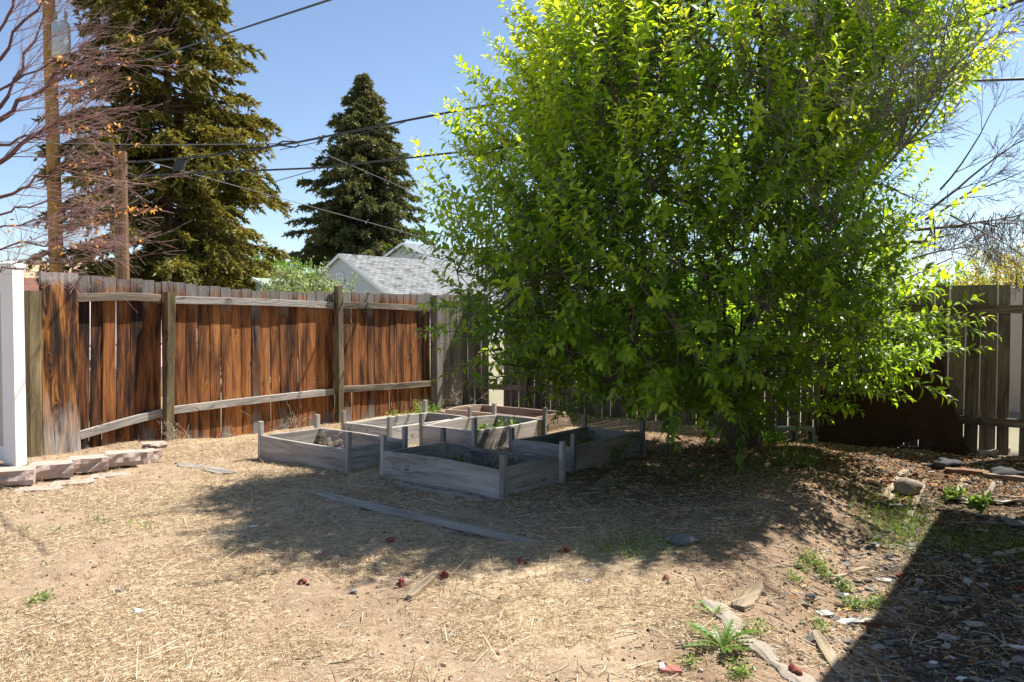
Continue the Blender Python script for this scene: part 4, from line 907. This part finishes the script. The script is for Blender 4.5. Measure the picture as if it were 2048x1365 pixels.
# ------------------------------------------------------------------ buildings beyond the fence
def house(name, ap, half, pitch, Lr, label, cat, wmat, rmat, over=.15, win=()):
    """ap: gable apex; ridge runs along U"""
    root = empty(name, (ap[0], ap[1], 0), label, cat); zE = ap[2]-half*pitch; A = np.array([ap[0], ap[1], 0.])
    w = MB(); rows = int(ap[2]/.2)
    # walls as lapped siding rows (gable) 
    def lap(P0, d, L, n_, z0, z1, clipg=False):
        z = z0
        while z < z1-.01:
            zt = min(z+.2, z1)
            if clipg and z >= zE:
                h0 = (ap[2]-z)/pitch-.02; h1 = (ap[2]-zt)/pitch
                if h0 <= .03: break
                q = [P0+d*(L/2-h0)+Z*z+n_*.03, P0+d*(L/2+h0)+Z*z+n_*.03, P0+d*(L/2+max(h1, 0))+Z*zt+n_*.008, P0+d*(L/2-max(h1, 0))+Z*zt+n_*.008]
            else: q = [P0+Z*z+n_*.03, P0+d*L+Z*z+n_*.03, P0+d*L+Z*zt+n_*.008, P0+Z*zt+n_*.008]
            w.poly(q); w.poly([q[0], q[1], q[1]-n_*.022, q[0]-n_*.022]); z = zt
    lap(A-V*half, V, 2*half, -U, -.3, ap[2], True); lap(A+V*half, U, Lr, V, -.3, zE); lap(A-V*half, U, Lr, -V, -.3, zE)
    lap(A-V*half+U*Lr, V, 2*half, U, -.3, ap[2], True); w.build('wall', wmat, root)
    for sg in (1, -1):
        m = MB(); r0 = A-U*over+Z*(ap[2]+.05); r1 = A+U*(Lr+over)+Z*(ap[2]+.05); dv = V*sg*(half+over)-Z*(half+over)*pitch; nn = nrm(np.cross(U, dv)); nn = nn if nn[2] > 0 else -nn
        m.slab([r0, r1, r1+dv, r0+dv], nn, .05); m.build('roof', rmat, root)
        f = MB(); d = nrm(dv); f.board(r0-U*.012-Z*.04, nrm(np.cross(U, d)), -U, d, .14, .02, float(np.linalg.norm(dv)), .5, 1, 0, .002); f.build('rake_board', M['vinyl'], root)
        f = MB(); f.board(r0+dv-Z*.05+V*sg*.012, Z, V, U, .13, .02, Lr+2*over, .5, 1, 0, .002); f.build('fascia', M['vinyl'], root)
    for (side, s, z, ww, hh) in win:
        m = MB(); c = (A+V*s-U*.045) if side == 'g' else (A+V*(half+.045)+U*s)
        d, n_ = (V, -U) if side == 'g' else (U, V)
        m.box(c+Z*z, d, n_, Z, ww, .03, hh); fr = m.build('window' if ww > .6 else 'vent', M['glass'] if ww > .6 else M['siding'], root)
        f = MB()
        for (o_, l_, q_) in ((-ww/2, hh, 0), (ww/2, hh, 0)): f.box(c+d*o_+Z*z+n_*.01, d, n_, Z, .07, .05, l_)
        f.box(c-d*ww/2+Z*(z+hh)+n_*.012, Z, n_, d, .07, .05, ww); f.box(c-d*ww/2+Z*z+n_*.012, Z, n_, d, .07, .05, ww); f.build('frame', M['vinyl'], fr)
ga = at(683, 512, 36.)
house('garage', ga, 3.3, .585, 6.6, 'white sided garage with a worn grey shingle roof just beyond the side fence', 'garage', M['siding'], M['shingle'], win=(('g', -.05, 2.75, .42, .5),))
hb_ = at(810, 490, 47.)
house('house', hb_, 4.2, .46, 11., 'white house with a smooth grey roof behind the garage, partly hidden by the fruit tree', 'house', M['siding'], M['shingle2'], .3, win=(('s', 2.2, 1.2, 1.1, 1.2), ('s', 6.0, 1.2, 1.4, 1.2)))
# small greenhouse-like shed roof
sa = at(508, 560, 20.)
sh = empty('shed', (sa[0], sa[1], 0), 'small pale shed roof corner showing above the fence left of the grey-green shrub', 'shed')
mb = MB(); mb.slab([sa, sa+V*1.0-Z*.3, sa+V*1.0-Z*.3+U*2, sa+U*2], Z, .05); mb.build('roof', M['bush_wall'], sh)
mb = MB(); mb.slab([sa-U*.03, sa+V*1.0-Z*.3-U*.03, sa+V*1.0-Z*.24-U*.03, sa+Z*.06-U*.03], -U, .03); mb.build('rake_board', M['vinyl'], sh)
mb = MB(); mb.slab([sa-Z*.03+U*.05, sa+V*.95-Z*.32+U*.05, np.array([*(sa+V*.95+U*.05)[:2], 0]), np.array([*(sa+U*.05)[:2], 0])], U, .05); mb.build('wall', M['bush_wall'], sh)
# old brown outbuilding at far left
ob = empty('outbuilding', (bx_(20, 30), 30, 0), 'low brown outbuilding with a rusty ribbed roof beyond the gap by the white post', 'outbuilding')
x0, x1 = bx_(-60, 30), bx_(150, 30); zt = CAMZ+(HZ-553)*30/F
mb = MB()
for i in range(int((x1-x0)/.16)): mb.board((x0+.08+i*.16, 30, 0), np.array([1., 0, 0]), np.array([0, -1., 0]), Z, .155, .03, zt-.75)
mb.build('wall', M['greyboard'], ob)
mb = MB()
for i in range(int((x1-x0)/.12)+2): mb.board((x0-.1+i*.12, 29.7, zt-.72), np.array([1., 0, 0]), nrm([0, -.3, 1]), nrm([0, 1, .28]), .09, .03 if i % 2 else .06, 2.8, .5, 1, 0, .002)
mb.build('roof', M['rustroof'], ob)
# neighbour wall seen through the missing board on the right
tw0 = np.array([9.0, 11.2, 0]); mb = MB()
for i in range(10): mb.board(tw0-V*3+V*(i*.62)+Z*-.1, V, -U, Z, .61, .12, 1.95, .5, 1, 0, .006)
tag(mb.build('panel_wall', M['stucco']), 'plain tan panel wall glimpsed through the missing board of the back fence at right', 'wall')
# ------------------------------------------------------------------ white car
def car(c, hd):
    c = np.array(c, float); f = nrm([cos(hd), sin(hd), 0]); s = np.array([-f[1], f[0], 0]); r = empty('parked_car', c, 'white parked car seen as slivers between the white post and the fence boards', 'car')
    def P(x, y, z): return c+f*x+s*y+Z*z
    pr = [(-2.3, .45), (-2.35, .75), (-2.25, 1.0), (-1.9, 1.08), (.9, 1.1), (2.0, .98), (2.3, .85), (2.35, .5), (2.2, .32), (-2.15, .32)]
    def ext(pr, w0, w1, mat, nm, zc=None):
        m = MB(); k = len(pr); b = len(m.v)
        for sg in (-1, 1):
            for (x, z) in pr:
                w = w0 if (zc is None or z < zc) else w1; m.v.append(P(x, sg*w, z)); m.r.append(.5)
        m.face([b+i for i in range(k)], [(0, 0)]*k); m.face([b+k+i for i in range(k)][::-1], [(0, 0)]*k)
        for i in range(k):
            j = (i+1) % k; m.face([b+i, b+j, b+k+j, b+k+i], [(0, 0)]*4)
        return m.build(nm, mat, r)
    ext(pr, .9, .9, M['carwhite'], 'body'); ext([(-2.1, 1.06), (-1.75, 1.66), (-1.5, 1.72), (.2, 1.72), (.45, 1.66), (1.1, 1.08)], .86, .70, M['carwhite'], 'cabin', 1.2)
    for sg in (-1, 1):
        for (a, b_) in ((-1.75, -.75), (-.65, .55)):
            m = MB(); m.slab([P(a, sg*.865, 1.13), P(b_, sg*.865, 1.13), P(b_-.12 if b_ > 0 else b_, sg*.735, 1.60), P(a+.12, sg*.735, 1.60)], s*sg, .01); m.build('window', M['glass'], r)
    for x in (-1.45, 1.45):
        for sg in (-1, 1):
            m = MB(); sec = [(cos(a*2*pi/20), sin(a*2*pi/20)) for a in range(20)]
            m.sweep(P(x, sg*.78, .33), f, Z, s*sg, sec, [(0, .30, .30, 0, 0), (.02, .33, .33, 0, 0), (.17, .33, .33, 0, 0), (.19, .30, .30, 0, 0)]); wv = m.build('wheel', M['tyre'], r)
            m = MB(); m.sweep(P(x, sg*.78, .33), f, Z, s*sg, sec, [(.18, .19, .19, 0, 0), (.2, .18, .18, 0, 0)]); m.build('rim', M['chrome'], wv)
    for sg in (-1, 1):
        m = MB(); m.box(P(2.34, sg*.65, .68), s, f, Z, .35, .04, .15); m.build('headlight', M['chrome'], r)
        m = MB(); m.box(P(-2.33, sg*.7, .70), s, f, Z, .25, .04, .22); m.build('tail_light', M['red'], r)
car((-6.6, 12.6, 0), radians(140))
# ------------------------------------------------------------------ building behind the camera's right side (casts the straight shadow)
C0 = np.array([5.12, 7.62, 0.]); e1 = -nrm([.56, .83, 0]); e2 = nrm([.83, -.56, 0])
gb = empty('tan_garage', C0+e2*3+e1*2.5, 'flat-roofed tan garage standing just outside the picture on the right', 'garage')
mb = MB(); q0 = C0+e1*.3+e2*.35
for (a, d, L) in ((q0, e1, 5.0), (q0, e2, 5.0), (q0+e1*5.0, e2, 5.0), (q0+e2*5, e1, 5.0)):
    z = -.3
    while z < 2.55: mb.board(a+Z*(z+.098), Z, np.cross(d, Z), d, .193, .05, L, .5, 1, 0, .003); z += .2
mb.build('wall', M['stucco'], gb)
mb = MB(); mb.slab([C0+Z*2.6, C0+e1*5.6+Z*2.6, C0+e1*5.6+e2*5.7+Z*2.6, C0+e2*5.7+Z*2.6], Z, .14); mb.build('roof', M['shingle2'], gb)
mb = MB(); mb.box(q0+e1*2.5-e2*.06+Z*-.1, e1, e2, Z, .9, .05, 2.1); dr = mb.build('door', M['vinyl'], gb)
# ------------------------------------------------------------------ hill
hx = np.linspace(-420, -60, 90); hy = np.linspace(230, 520, 40); HX, HY = np.meshgrid(hx, hy)
ridge = 22+2.2*(vnoise(HX, HY, 60, 21)-.5)*2+1.5*(vnoise(HX, HY, 14, 22)-.5)
HZ_ = ridge*sm((HY-235)/90)*sm((-60-HX)/60)*sm((HX+420)/20)+(vnoise(HX, HY, 9, 23)-.5)*1.6*sm((HY-235)/60)-.5
ii = np.arange(hx.size*hy.size).reshape(hy.size, hx.size); fa = np.stack([ii[:-1, :-1], ii[:-1, 1:], ii[1:, 1:], ii[1:, :-1]], -1).reshape(-1, 4)
tag(finish('hill', np_mesh('hill', np.stack([HX, HY, HZ_], -1).reshape(-1, 3), fa, smooth=True), M['hill']), kind='structure')
n = 900; sx = rng.uniform(-400, -70, n); sy = rng.uniform(250, 420, n); fx = np.interp
def hz_at(x, y):
    i = np.clip(np.searchsorted(hx, x)-1, 0, len(hx)-2); j = np.clip(np.searchsorted(hy, y)-1, 0, len(hy)-2); return HZ_[j, i]
P = []; R = []
for k in range(n):
    m = 30; s_ = rng.uniform(.5, 1.8); P.append(np.array([sx[k], sy[k], hz_at(sx[k], sy[k])+s_*.5])+rng.normal(size=(m, 3))*s_*.5)
P = np.concatenate(P); m = len(P); me = leaf_mesh('scrub', P, unit(rng.normal(size=(m, 3))+Z), rng.normal(size=(m, 3)), np.full(m, .8), np.full(m, .25), rng.random(m), .2)
tag(finish('scrub', me, M['spruce2']), 'dark juniper scrub dotted over the tan hill', 'scrub', kind='stuff')

# ------------------------------------------------------------------ ground cover
def inbeds(x, y, pad=0.):
    r = np.zeros(len(x), bool)
    for (c, v, u, Lv, zc) in BEDS.values():
        dx, dy = x-c[0], y-c[1]; a = np.abs(dx*v[0]+dy*v[1]); 
        b = np.abs(dx*u[0]+dy*u[1]); hl = LU[id(c)]/2 if False else None
        r |= (a < Lv/2+.03+pad) & (b < BL[Lv]/2+.03+pad)
    return r
BL = {}
for k, lu in (('B', .80), ('A', .74), ('C', 1.30), ('D', 1.28), ('E', 1.32), ('F', .75)): BL[BEDS[k][3]] = lu
def scatter(n, box, dens, pad=0.):
    X = []; tot = 0
    while tot < n:
        # sample evenly over the picture's ground, a mix of per-area and near bias
        y = box[2]+(box[3]-box[2])*rng.random(n)**1.6; x = rng.uniform(box[0], box[1], n)
        k = (np.abs(x) < y*.68+.6) & (rng.random(n) < dens(x, y)) & ~inbeds(x, y, pad); x, y = x[k], y[k]; X.append(np.stack([x, y], 1)); tot += len(x)
    X = np.concatenate(X)[:n]; return X[:, 0], X[:, 1]
def infence(x, y):
    a = (x-O1[0])*V[0]+(y-O1[1])*V[1]; b = (x-CORN[0])*U[0]+(y-CORN[1])*U[1]; return (a > .06) & (b < -.06)
def bankd(x, y): return x-xbank(y)
def d_straw(x, y):
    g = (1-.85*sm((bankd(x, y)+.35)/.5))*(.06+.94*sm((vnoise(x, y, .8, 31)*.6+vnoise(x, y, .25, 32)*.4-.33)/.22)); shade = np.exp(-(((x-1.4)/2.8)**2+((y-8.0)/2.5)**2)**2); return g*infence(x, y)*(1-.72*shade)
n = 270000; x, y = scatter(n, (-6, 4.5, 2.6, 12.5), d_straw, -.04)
z = hgt(x, y); az = rng.random(n)*2*pi; el = np.abs(rng.normal(size=n))*.16; stand = rng.random(n) < .035; el = np.where(stand, rng.uniform(.9, 1.5, n), el)
D = np.stack([np.cos(az)*np.cos(el), np.sin(az)*np.cos(el), np.sin(el)], 1); L = rng.uniform(.014, .055, n); L = np.where(stand, rng.uniform(.025, .08, n), L)
L = np.where(rng.random(n) < .006, rng.uniform(.12, .32, n), L)
me = spike_mesh('dry_grass', np.stack([x, y, z+.003+.012*rng.random(n)*(~stand)], 1), D, L, rng.uniform(.0012, .0030, n)*(1+(L > .1)*.6), np.clip(rng.random(n)+(rng.random(n)-.5)*.2, 0, 1)*np.where(stand, .5, 1), .04)
tag(finish('dry_grass', me, M['straw']), 'dry yellow straw and mown grass stubble covering the yard', 'dry grass', kind='stuff')
# rooted dead tufts
nt_ = 900; x, y = scatter(nt_, (-5.5, 3.5, 2.7, 9.0), lambda x, y: (1-sm((bankd(x, y)+.5)/.4))*infence(x, y)*sm((vnoise(x, y, .6, 61)-.4)/.2), .05); per = 16
x = np.repeat(x, per)+rng.normal(size=nt_*per)*.016; y = np.repeat(y, per)+rng.normal(size=nt_*per)*.016; n = len(x)
me = spike_mesh('dead_grass_tufts', np.stack([x, y, hgt(x, y)-.003], 1), unit(np.stack([rng.normal(size=n)*.55, rng.normal(size=n)*.55, np.ones(n)*.8], 1)), rng.uniform(.02, .075, n), rng.uniform(.0016, .003, n), .1+.5*rng.random(n), .3)
tag(finish('dead_grass_tufts', me, M['straw']), 'small rooted tufts of dead brown grass standing in the mown straw', 'dead grass', kind='stuff')
# litter
def d_lit(x, y):
    d = bankd(x, y); a = np.exp(-(((x-3.5)/1.5)**2+((y-7.9)/1.1)**2)); b = .13*sm((d-.1)/.5)*(y < 7.6); e = .5*np.exp(-(((x-2.3)/2.2)**2+((y-9.0)/1.7)**2)); return np.clip(a+b+e, 0, 1)*infence(x, y)
n = 26000; x, y = scatter(n, (-.5, 6, 2.8, 10.4), d_lit, .0); z = hgt(x, y)
s_ = rng.uniform(.010, .038, n); me = leaf_mesh('leaf_litter', np.stack([x, y, z+.004+.01*rng.random(n)], 1), unit(np.stack([rng.normal(size=n), rng.normal(size=n), rng.normal(size=n)*.25], 1)), np.array([[0, 0, 1.]])+rng.normal(size=(n, 3))*.35, s_*1.3, s_*rng.uniform(.12, .35, n), rng.random(n)**1.2, .2)
tag(finish('leaf_litter', me, M['litter']), 'brown and red leaf litter spread near the back fence', 'leaf litter', kind='stuff')
def d_chip(x, y): d = bankd(x, y); return sm((d-.15)/.6)*infence(x, y)*(.3+.7*sm((vnoise(x, y, .5, 41)-.35)/.3))
n = 9000; x, y = scatter(n, (.8, 6.5, 2.6, 9.2), d_chip); z = hgt(x, y); s_ = .010+.085*rng.random(n)**4.5
me = chip_mesh('slate_chips', np.stack([x, y, z+s_*.08], 1), s_, rng.random(n)**1.4, .14, .18); tag(finish('slate_chips', me, M['chips']), 'grey slate and plaster chips strewn over the dark soil at right', 'stone chips', kind='stuff')
n = 15000; x, y = scatter(n, (-5.5, 6.5, 2.6, 9.5), lambda x, y: (.25+.75*sm((bankd(x, y)+.7)/.5))*infence(x, y)); z = hgt(x, y); s_ = .006+.022*rng.random(n)**3
me = chip_mesh('soil_crumbs', np.stack([x, y, z+s_*.1], 1), s_, .25+.75*rng.random(n), .5, .6); tag(finish('soil_crumbs', me, M['gravel']), 'brown soil crumbs and small clods on the bare ground', 'soil', kind='stuff')
n = 3600; x, y = scatter(n, (-1., 6.2, 2.7, 9.8), lambda x, y: np.clip(sm((bankd(x, y)+.2)/.5)+.15, 0, 1)*infence(x, y)); tb = TB()
for i in range(n):
    th_ = rng.random()*6.28; L_ = rng.uniform(.03, .14)*(1+1.5*(rng.random() < .05)); a = np.array([x[i], y[i], 0.]); b = a+np.array([cos(th_), sin(th_), 0])*L_; a[2] = gz(a[0], a[1])+.003; b[2] = gz(b[0], b[1])+.004+.012*rng.random(); m_ = (a+b)/2+rng.normal(size=3)*L_*.06; m_[2] = max(m_[2], gz(m_[0], m_[1])+.003); r0 = rng.uniform(.0012, .0038)
    cc_ = rng.random(); tb.seg(a, m_, r0, r0*.9, cc_); tb.seg(m_, b, r0*.9, r0*.6, cc_)
tag(tb.build('twig_litter', M['drystalk'], None, 4), 'broken brown twigs and splinters scattered over the soil at right', 'twigs', kind='stuff')
# green grass and weeds
def blades(name, pts, per, sp, hmin, hmax, w, mat, label, cat, stuff=True, group=None):
    P = []; 
    for (px, py) in pts: P.append(np.array([*(G(px, py)[:2])]))
    P = np.repeat(np.array(P), per, 0)+rng.normal(size=(len(pts)*per, 2))*sp; z = hgt(P[:, 0], P[:, 1]); n = len(P)
    D = unit(np.stack([rng.normal(size=n)*.5, rng.normal(size=n)*.5, np.ones(n)], 1))
    me = spike_mesh(name, np.stack([P[:, 0], P[:, 1], z], 1), D, rng.uniform(hmin, hmax, n), np.full(n, w), rng.random(n), .25)
    return tag(finish(name, me, mat), label, cat, group, 'stuff' if stuff else None)
gp = [(rng.normal(1800, 32), rng.normal(1035, 22)) for _ in range(70)]+[(rng.normal(1830, 60), rng.normal(1075, 18)) for _ in range(45)]+[(rng.uniform(1880, 2045), rng.normal(1085, 16)) for _ in range(40)]+[(rng.normal(1740, 20), rng.normal(1010, 20)) for _ in range(16)]
blades('green_grass', gp, 15, .07, .03, .11, .004, M['weed'], 'patch of green and yellowish grass at the corner of the building shadow', 'grass')
gp = [(rng.uniform(1090, 1430), rng.normal(838, 5)) for _ in range(70)]
blades('shade_grass', gp, 24, .10, .05, .16, .006, M['weed'], 'strip of long green grass between the beds and the back fence', 'grass')
gp = [(rng.normal(1270, 60), rng.normal(1098, 12)) for _ in range(40)]+[(rng.normal(1440, 90), rng.normal(955, 14)) for _ in range(40)]+[(rng.normal(1600, 30), rng.normal(915, 10)) for _ in range(34)]
def lowweed(name, pts, per, sp, ls, mat, label, cat, h=.03, kind='stuff'):
    P = np.repeat(np.array([G(*q)[:2] for q in pts]), per, 0)+rng.normal(size=(len(pts)*per, 2))*sp; n = len(P)
    me = leaf_mesh(name, np.stack([P[:, 0], P[:, 1], hgt(P[:, 0], P[:, 1])+rng.random(n)*h], 1), unit(rng.normal(size=(n, 3))*[1, 1, .5]+[0, 0, .5]), rng.normal(size=(n, 3))*.5+Z, rng.uniform(.6, 1.2, n)*ls, rng.uniform(.15, .25, n)*ls, rng.random(n), .2)
    return tag(finish(name, me, mat), label, cat, kind=kind)
lowweed('low_weeds', gp, 26, .11, .020, M['weed'], 'low green weeds creeping through the dappled shade before the tree trunk', 'weeds', .05)
gp = [(1625, 1128), (1640, 1140), (1605, 1140), (1700, 1215), (1712, 1220), (1745, 1218), (1760, 1210), (1650, 1155), (1590, 1165), (1515, 1270), (1640, 1262), (1690, 1180), (1480, 1355), (1620, 1120)]
lowweed('small_weeds', gp, 110, .028, .02, M['weed'], 'small pale green weed tufts on the bare soil right of the concrete', 'weeds', .06)
gp = [(185, 1050), (192, 1040), (210, 1047), (258, 1050), (288, 1055), (305, 1060), (50, 1060), (110, 1065), (60, 930), (38, 938)]
blades('green_shoots', gp, 9, .018, .04, .11, .005, M['weed'], 'thin green shoots standing in the dry grass at left', 'grass')
# weeds at fence foot and in beds: dry stalks, each its own plant
def stalks(base, n, h, label, name='dry_weed', cat='dry weed', mat='drystalk', lean=.5, lev=2, r=.0022, group='dead dry weeds'):
    tb = TB()
    for k in range(n):
        d = unit(np.array([rng.normal()*lean, rng.normal()*lean, 1.])); st_ = np.array(base)+rng.normal(size=3)*[.05, .05, 0]; tb.seg(np.array(base)-Z*.015, st_, r, r); grow(tb, st_, d, h*rng.uniform(.6, 1.1), r, lev, .8, -.01, None, (3, 5), (.3, .55), .12, .6, .0013)
    return tag(tb.build(name, M[mat], None, 3), label, cat, group)
def bedp(k, fv, fu): c, v, u, Lv, zc = BEDS[k]; q = c+v*fv*Lv+u*fu*BL[Lv]; return (q[0], q[1], zc+.04)
stalks(bedp('B', -.25, .05), 16, .22, 'tangle of grey dead stalks in the left half of the nearest bed')
stalks(bedp('B', .12, .2), 18, .26, 'taller tangle of grey dead stalks in the middle of the nearest bed')
stalks(bedp('B', .34, .1), 8, .18, 'few dead stalks at the right end of the nearest bed')
stalks(bedp('A', -.18, .25), 12, .24, 'whitish dead weeds at the back of the leftmost bed')
stalks(bedp('A', .1, .0), 5, .12, 'sparse dead weeds in the middle of the leftmost bed')
stalks(G(600, 870, 0), 6, .34, 'tall feathery dead weed behind the leftmost bed against the fence', lean=.35)
stalks(G(345, 886, 0), 9, .22, 'orange dry weed hanging at the foot of the leaning fence post', lean=.45)
stalks(G(480, 880, 0), 3, .36, 'long single dry stalks at the fence foot before the leftmost bed', lean=.8, lev=1)
stalks(G(920, 822, 0), 6, .42, 'twiggy dead weed in the fence corner behind the far bed', lean=.5)
stalks(G(375, 880, 0), 3, .5, 'thin curved dry stalk rising beside the leaning fence post', lean=.5, lev=1)
def leafy(base, n, h, ls, label, name='weed_plant', cat='weed', spread=.10, mat='weed'):
    r = empty(name, base, label, cat, 'green weeds'); tb = TB(); P = []; D = []
    for k in range(n):
        d = unit(np.array([rng.normal()*.6, rng.normal()*.6, 1.])); q = np.array(base)+rng.normal(size=3)*[spread, spread, 0]; L = h*rng.uniform(.5, 1.1); tb.path([np.array(base)-Z*.02, q, q+d*L*.5, q+d*L+rng.normal(size=3)*.02], .002, .001)
        t = rng.random(14)[:, None]; P.append(q+d*L*t); D.append(unit(rng.normal(size=(14, 3))+Z*.3))
    P = np.concatenate(P); D = np.concatenate(D); m = len(P); finish('leaves', leaf_mesh('leaves', P, D, rng.normal(size=(m, 3))+Z, rng.uniform(.6, 1.2, m)*ls, rng.uniform(.14, .22, m)*ls, rng.random(m), .25), M[mat], r); tb.build('stems', M['weed'], r, 3)
leafy(bedp('D', -.05, .2), 46, .24, .05, 'green weeds filling the middle bed', spread=.16)
leafy(bedp('C', -.05, .1), 50, .18, .05, 'shaded green weeds inside the long dark bed at right', spread=.2)
leafy(bedp('B', -.15, .25), 22, .12, .04, 'low green weeds along the back of the nearest bed', spread=.14)
q = O1+U*(onf(828))+V*.25; leafy((q[0], q[1], gz(q[0], q[1])), 24, .22, .05, 'bright green weed at the foot of the side fence left of the corner', spread=.12)
q = O1+U*(onf(790))+V*.2; leafy((q[0], q[1], gz(q[0], q[1])), 14, .14, .04, 'low green weed along the side fence left of the brighter one', spread=.14)
leafy(G(1545, 888), 26, .16, .05, 'sunlit green weed between the tree trunk and the cinder block', spread=.08)
leafy(G(1560, 925), 30, .14, .04, 'pale green weed on the crest of the bank under the tree', spread=.16)
leafy(G(1905, 1000), 8, .12, .06, 'small upright green weed beside the tar paper edge', spread=.02)
leafy(G(1960, 1018), 7, .12, .08, 'broad-leaved green sprout in front of the tar paper', spread=.015)
# dandelions: toothed leaves in a rosette
def dandelion(base, nl, Lf, label):
    r = empty('dandelion', base, label, 'dandelion', 'dandelion plants at the concrete edge'); mb = MB(); base = np.array(base)
    for k in range(nl):
        th = k*2.4+random.uniform(-.3, .3); o = np.array([cos(th), sin(th), 0]); s = np.array([-o[1], o[0], 0]); L = Lf*random.uniform(.6, 1.1); el = random.uniform(.25, 1.0); m = 14; mid = []; W = []
        for i in range(m+1):
            t = i/m; mid.append(base+o*L*t*cos(el*(1-.3*t))+Z*(L*t*sin(el)*(1-.45*t)+.008)); W.append(L*.15*sin(pi*min(1, t*.92+.06))**.8*(1. if i % 2 else .22)*(.5+.7*t))
        for i in range(m):
            for sg in (1, -1):
                up = Z*.25
                mb.poly([mid[i], mid[i]+(s*sg+up)*W[i], mid[i+1]+(s*sg+up)*W[i+1], mid[i+1]], rnd=random.uniform(.2, .7))
    mb.build('leaves', M['weed'], r)
dandelion(G(1445, 1300), 19, .19, 'larger dandelion with toothed green leaves beside the concrete edge')
dandelion(G(1428, 1232), 7, .12, 'smaller dandelion at the top end of the concrete edge')
lowweed('sprouts', [(1380, 1335), (1478, 1352), (90, 1200), (72, 1208)], 60, .02, .022, M['weed'], 'little green sprouts in the dry grass along the bottom of the picture', 'weeds', .04)
# ------------------------------------------------------------------ sky, sun, camera
w = bpy.data.worlds.new('World'); SC.world = w; w.use_nodes = True; nt = w.node_tree; bg = nt.nodes['Background']
sky = nt.nodes.new('ShaderNodeTexSky'); sky.sky_type = 'NISHITA'; sky.sun_disc = False; sky.sun_elevation = radians(57); sky.sun_rotation = radians(60); sky.altitude = 1700; sky.air_density = 1.0; sky.dust_density = 1.6; sky.ozone_density = 1.3
nt.links.new(sky.outputs[0], bg.inputs[0]); bg.inputs[1].default_value = .082
sl = bpy.data.lights.new('sun', 'SUN'); sl.energy = 5.0; sl.angle = radians(.55); sl.color = (1., .95, .87); so_ = bpy.data.objects.new('sun', sl); COL.objects.link(so_)
so_.rotation_euler = Vector(tuple(SUN)).to_track_quat('Z', 'Y').to_euler(); so_.location = (6, 4, 12)
cam = bpy.data.cameras.new('camera'); cam.sensor_width = 36; cam.lens = 36*F/2048; cam.clip_end = 3000; cam.clip_start = .05
co = bpy.data.objects.new('camera', cam); COL.objects.link(co); co.location = (0, 0, CAMZ); co.rotation_euler = (pi/2-PITCH, 0, 0); SC.camera = co
SC.view_settings.view_transform = 'Standard'; SC.view_settings.look = 'None'; SC.view_settings.gamma = 1; SC.view_settings.exposure = 1.2
SC.render.engine = 'CYCLES'; SC.cycles.max_bounces = 8; SC.cycles.transparent_max_bounces = 6; SC.cycles.use_denoising = True
SC.cycles.diffuse_bounces = 4; SC.cycles.transmission_bounces = 3; SC.cycles.glossy_bounces = 2
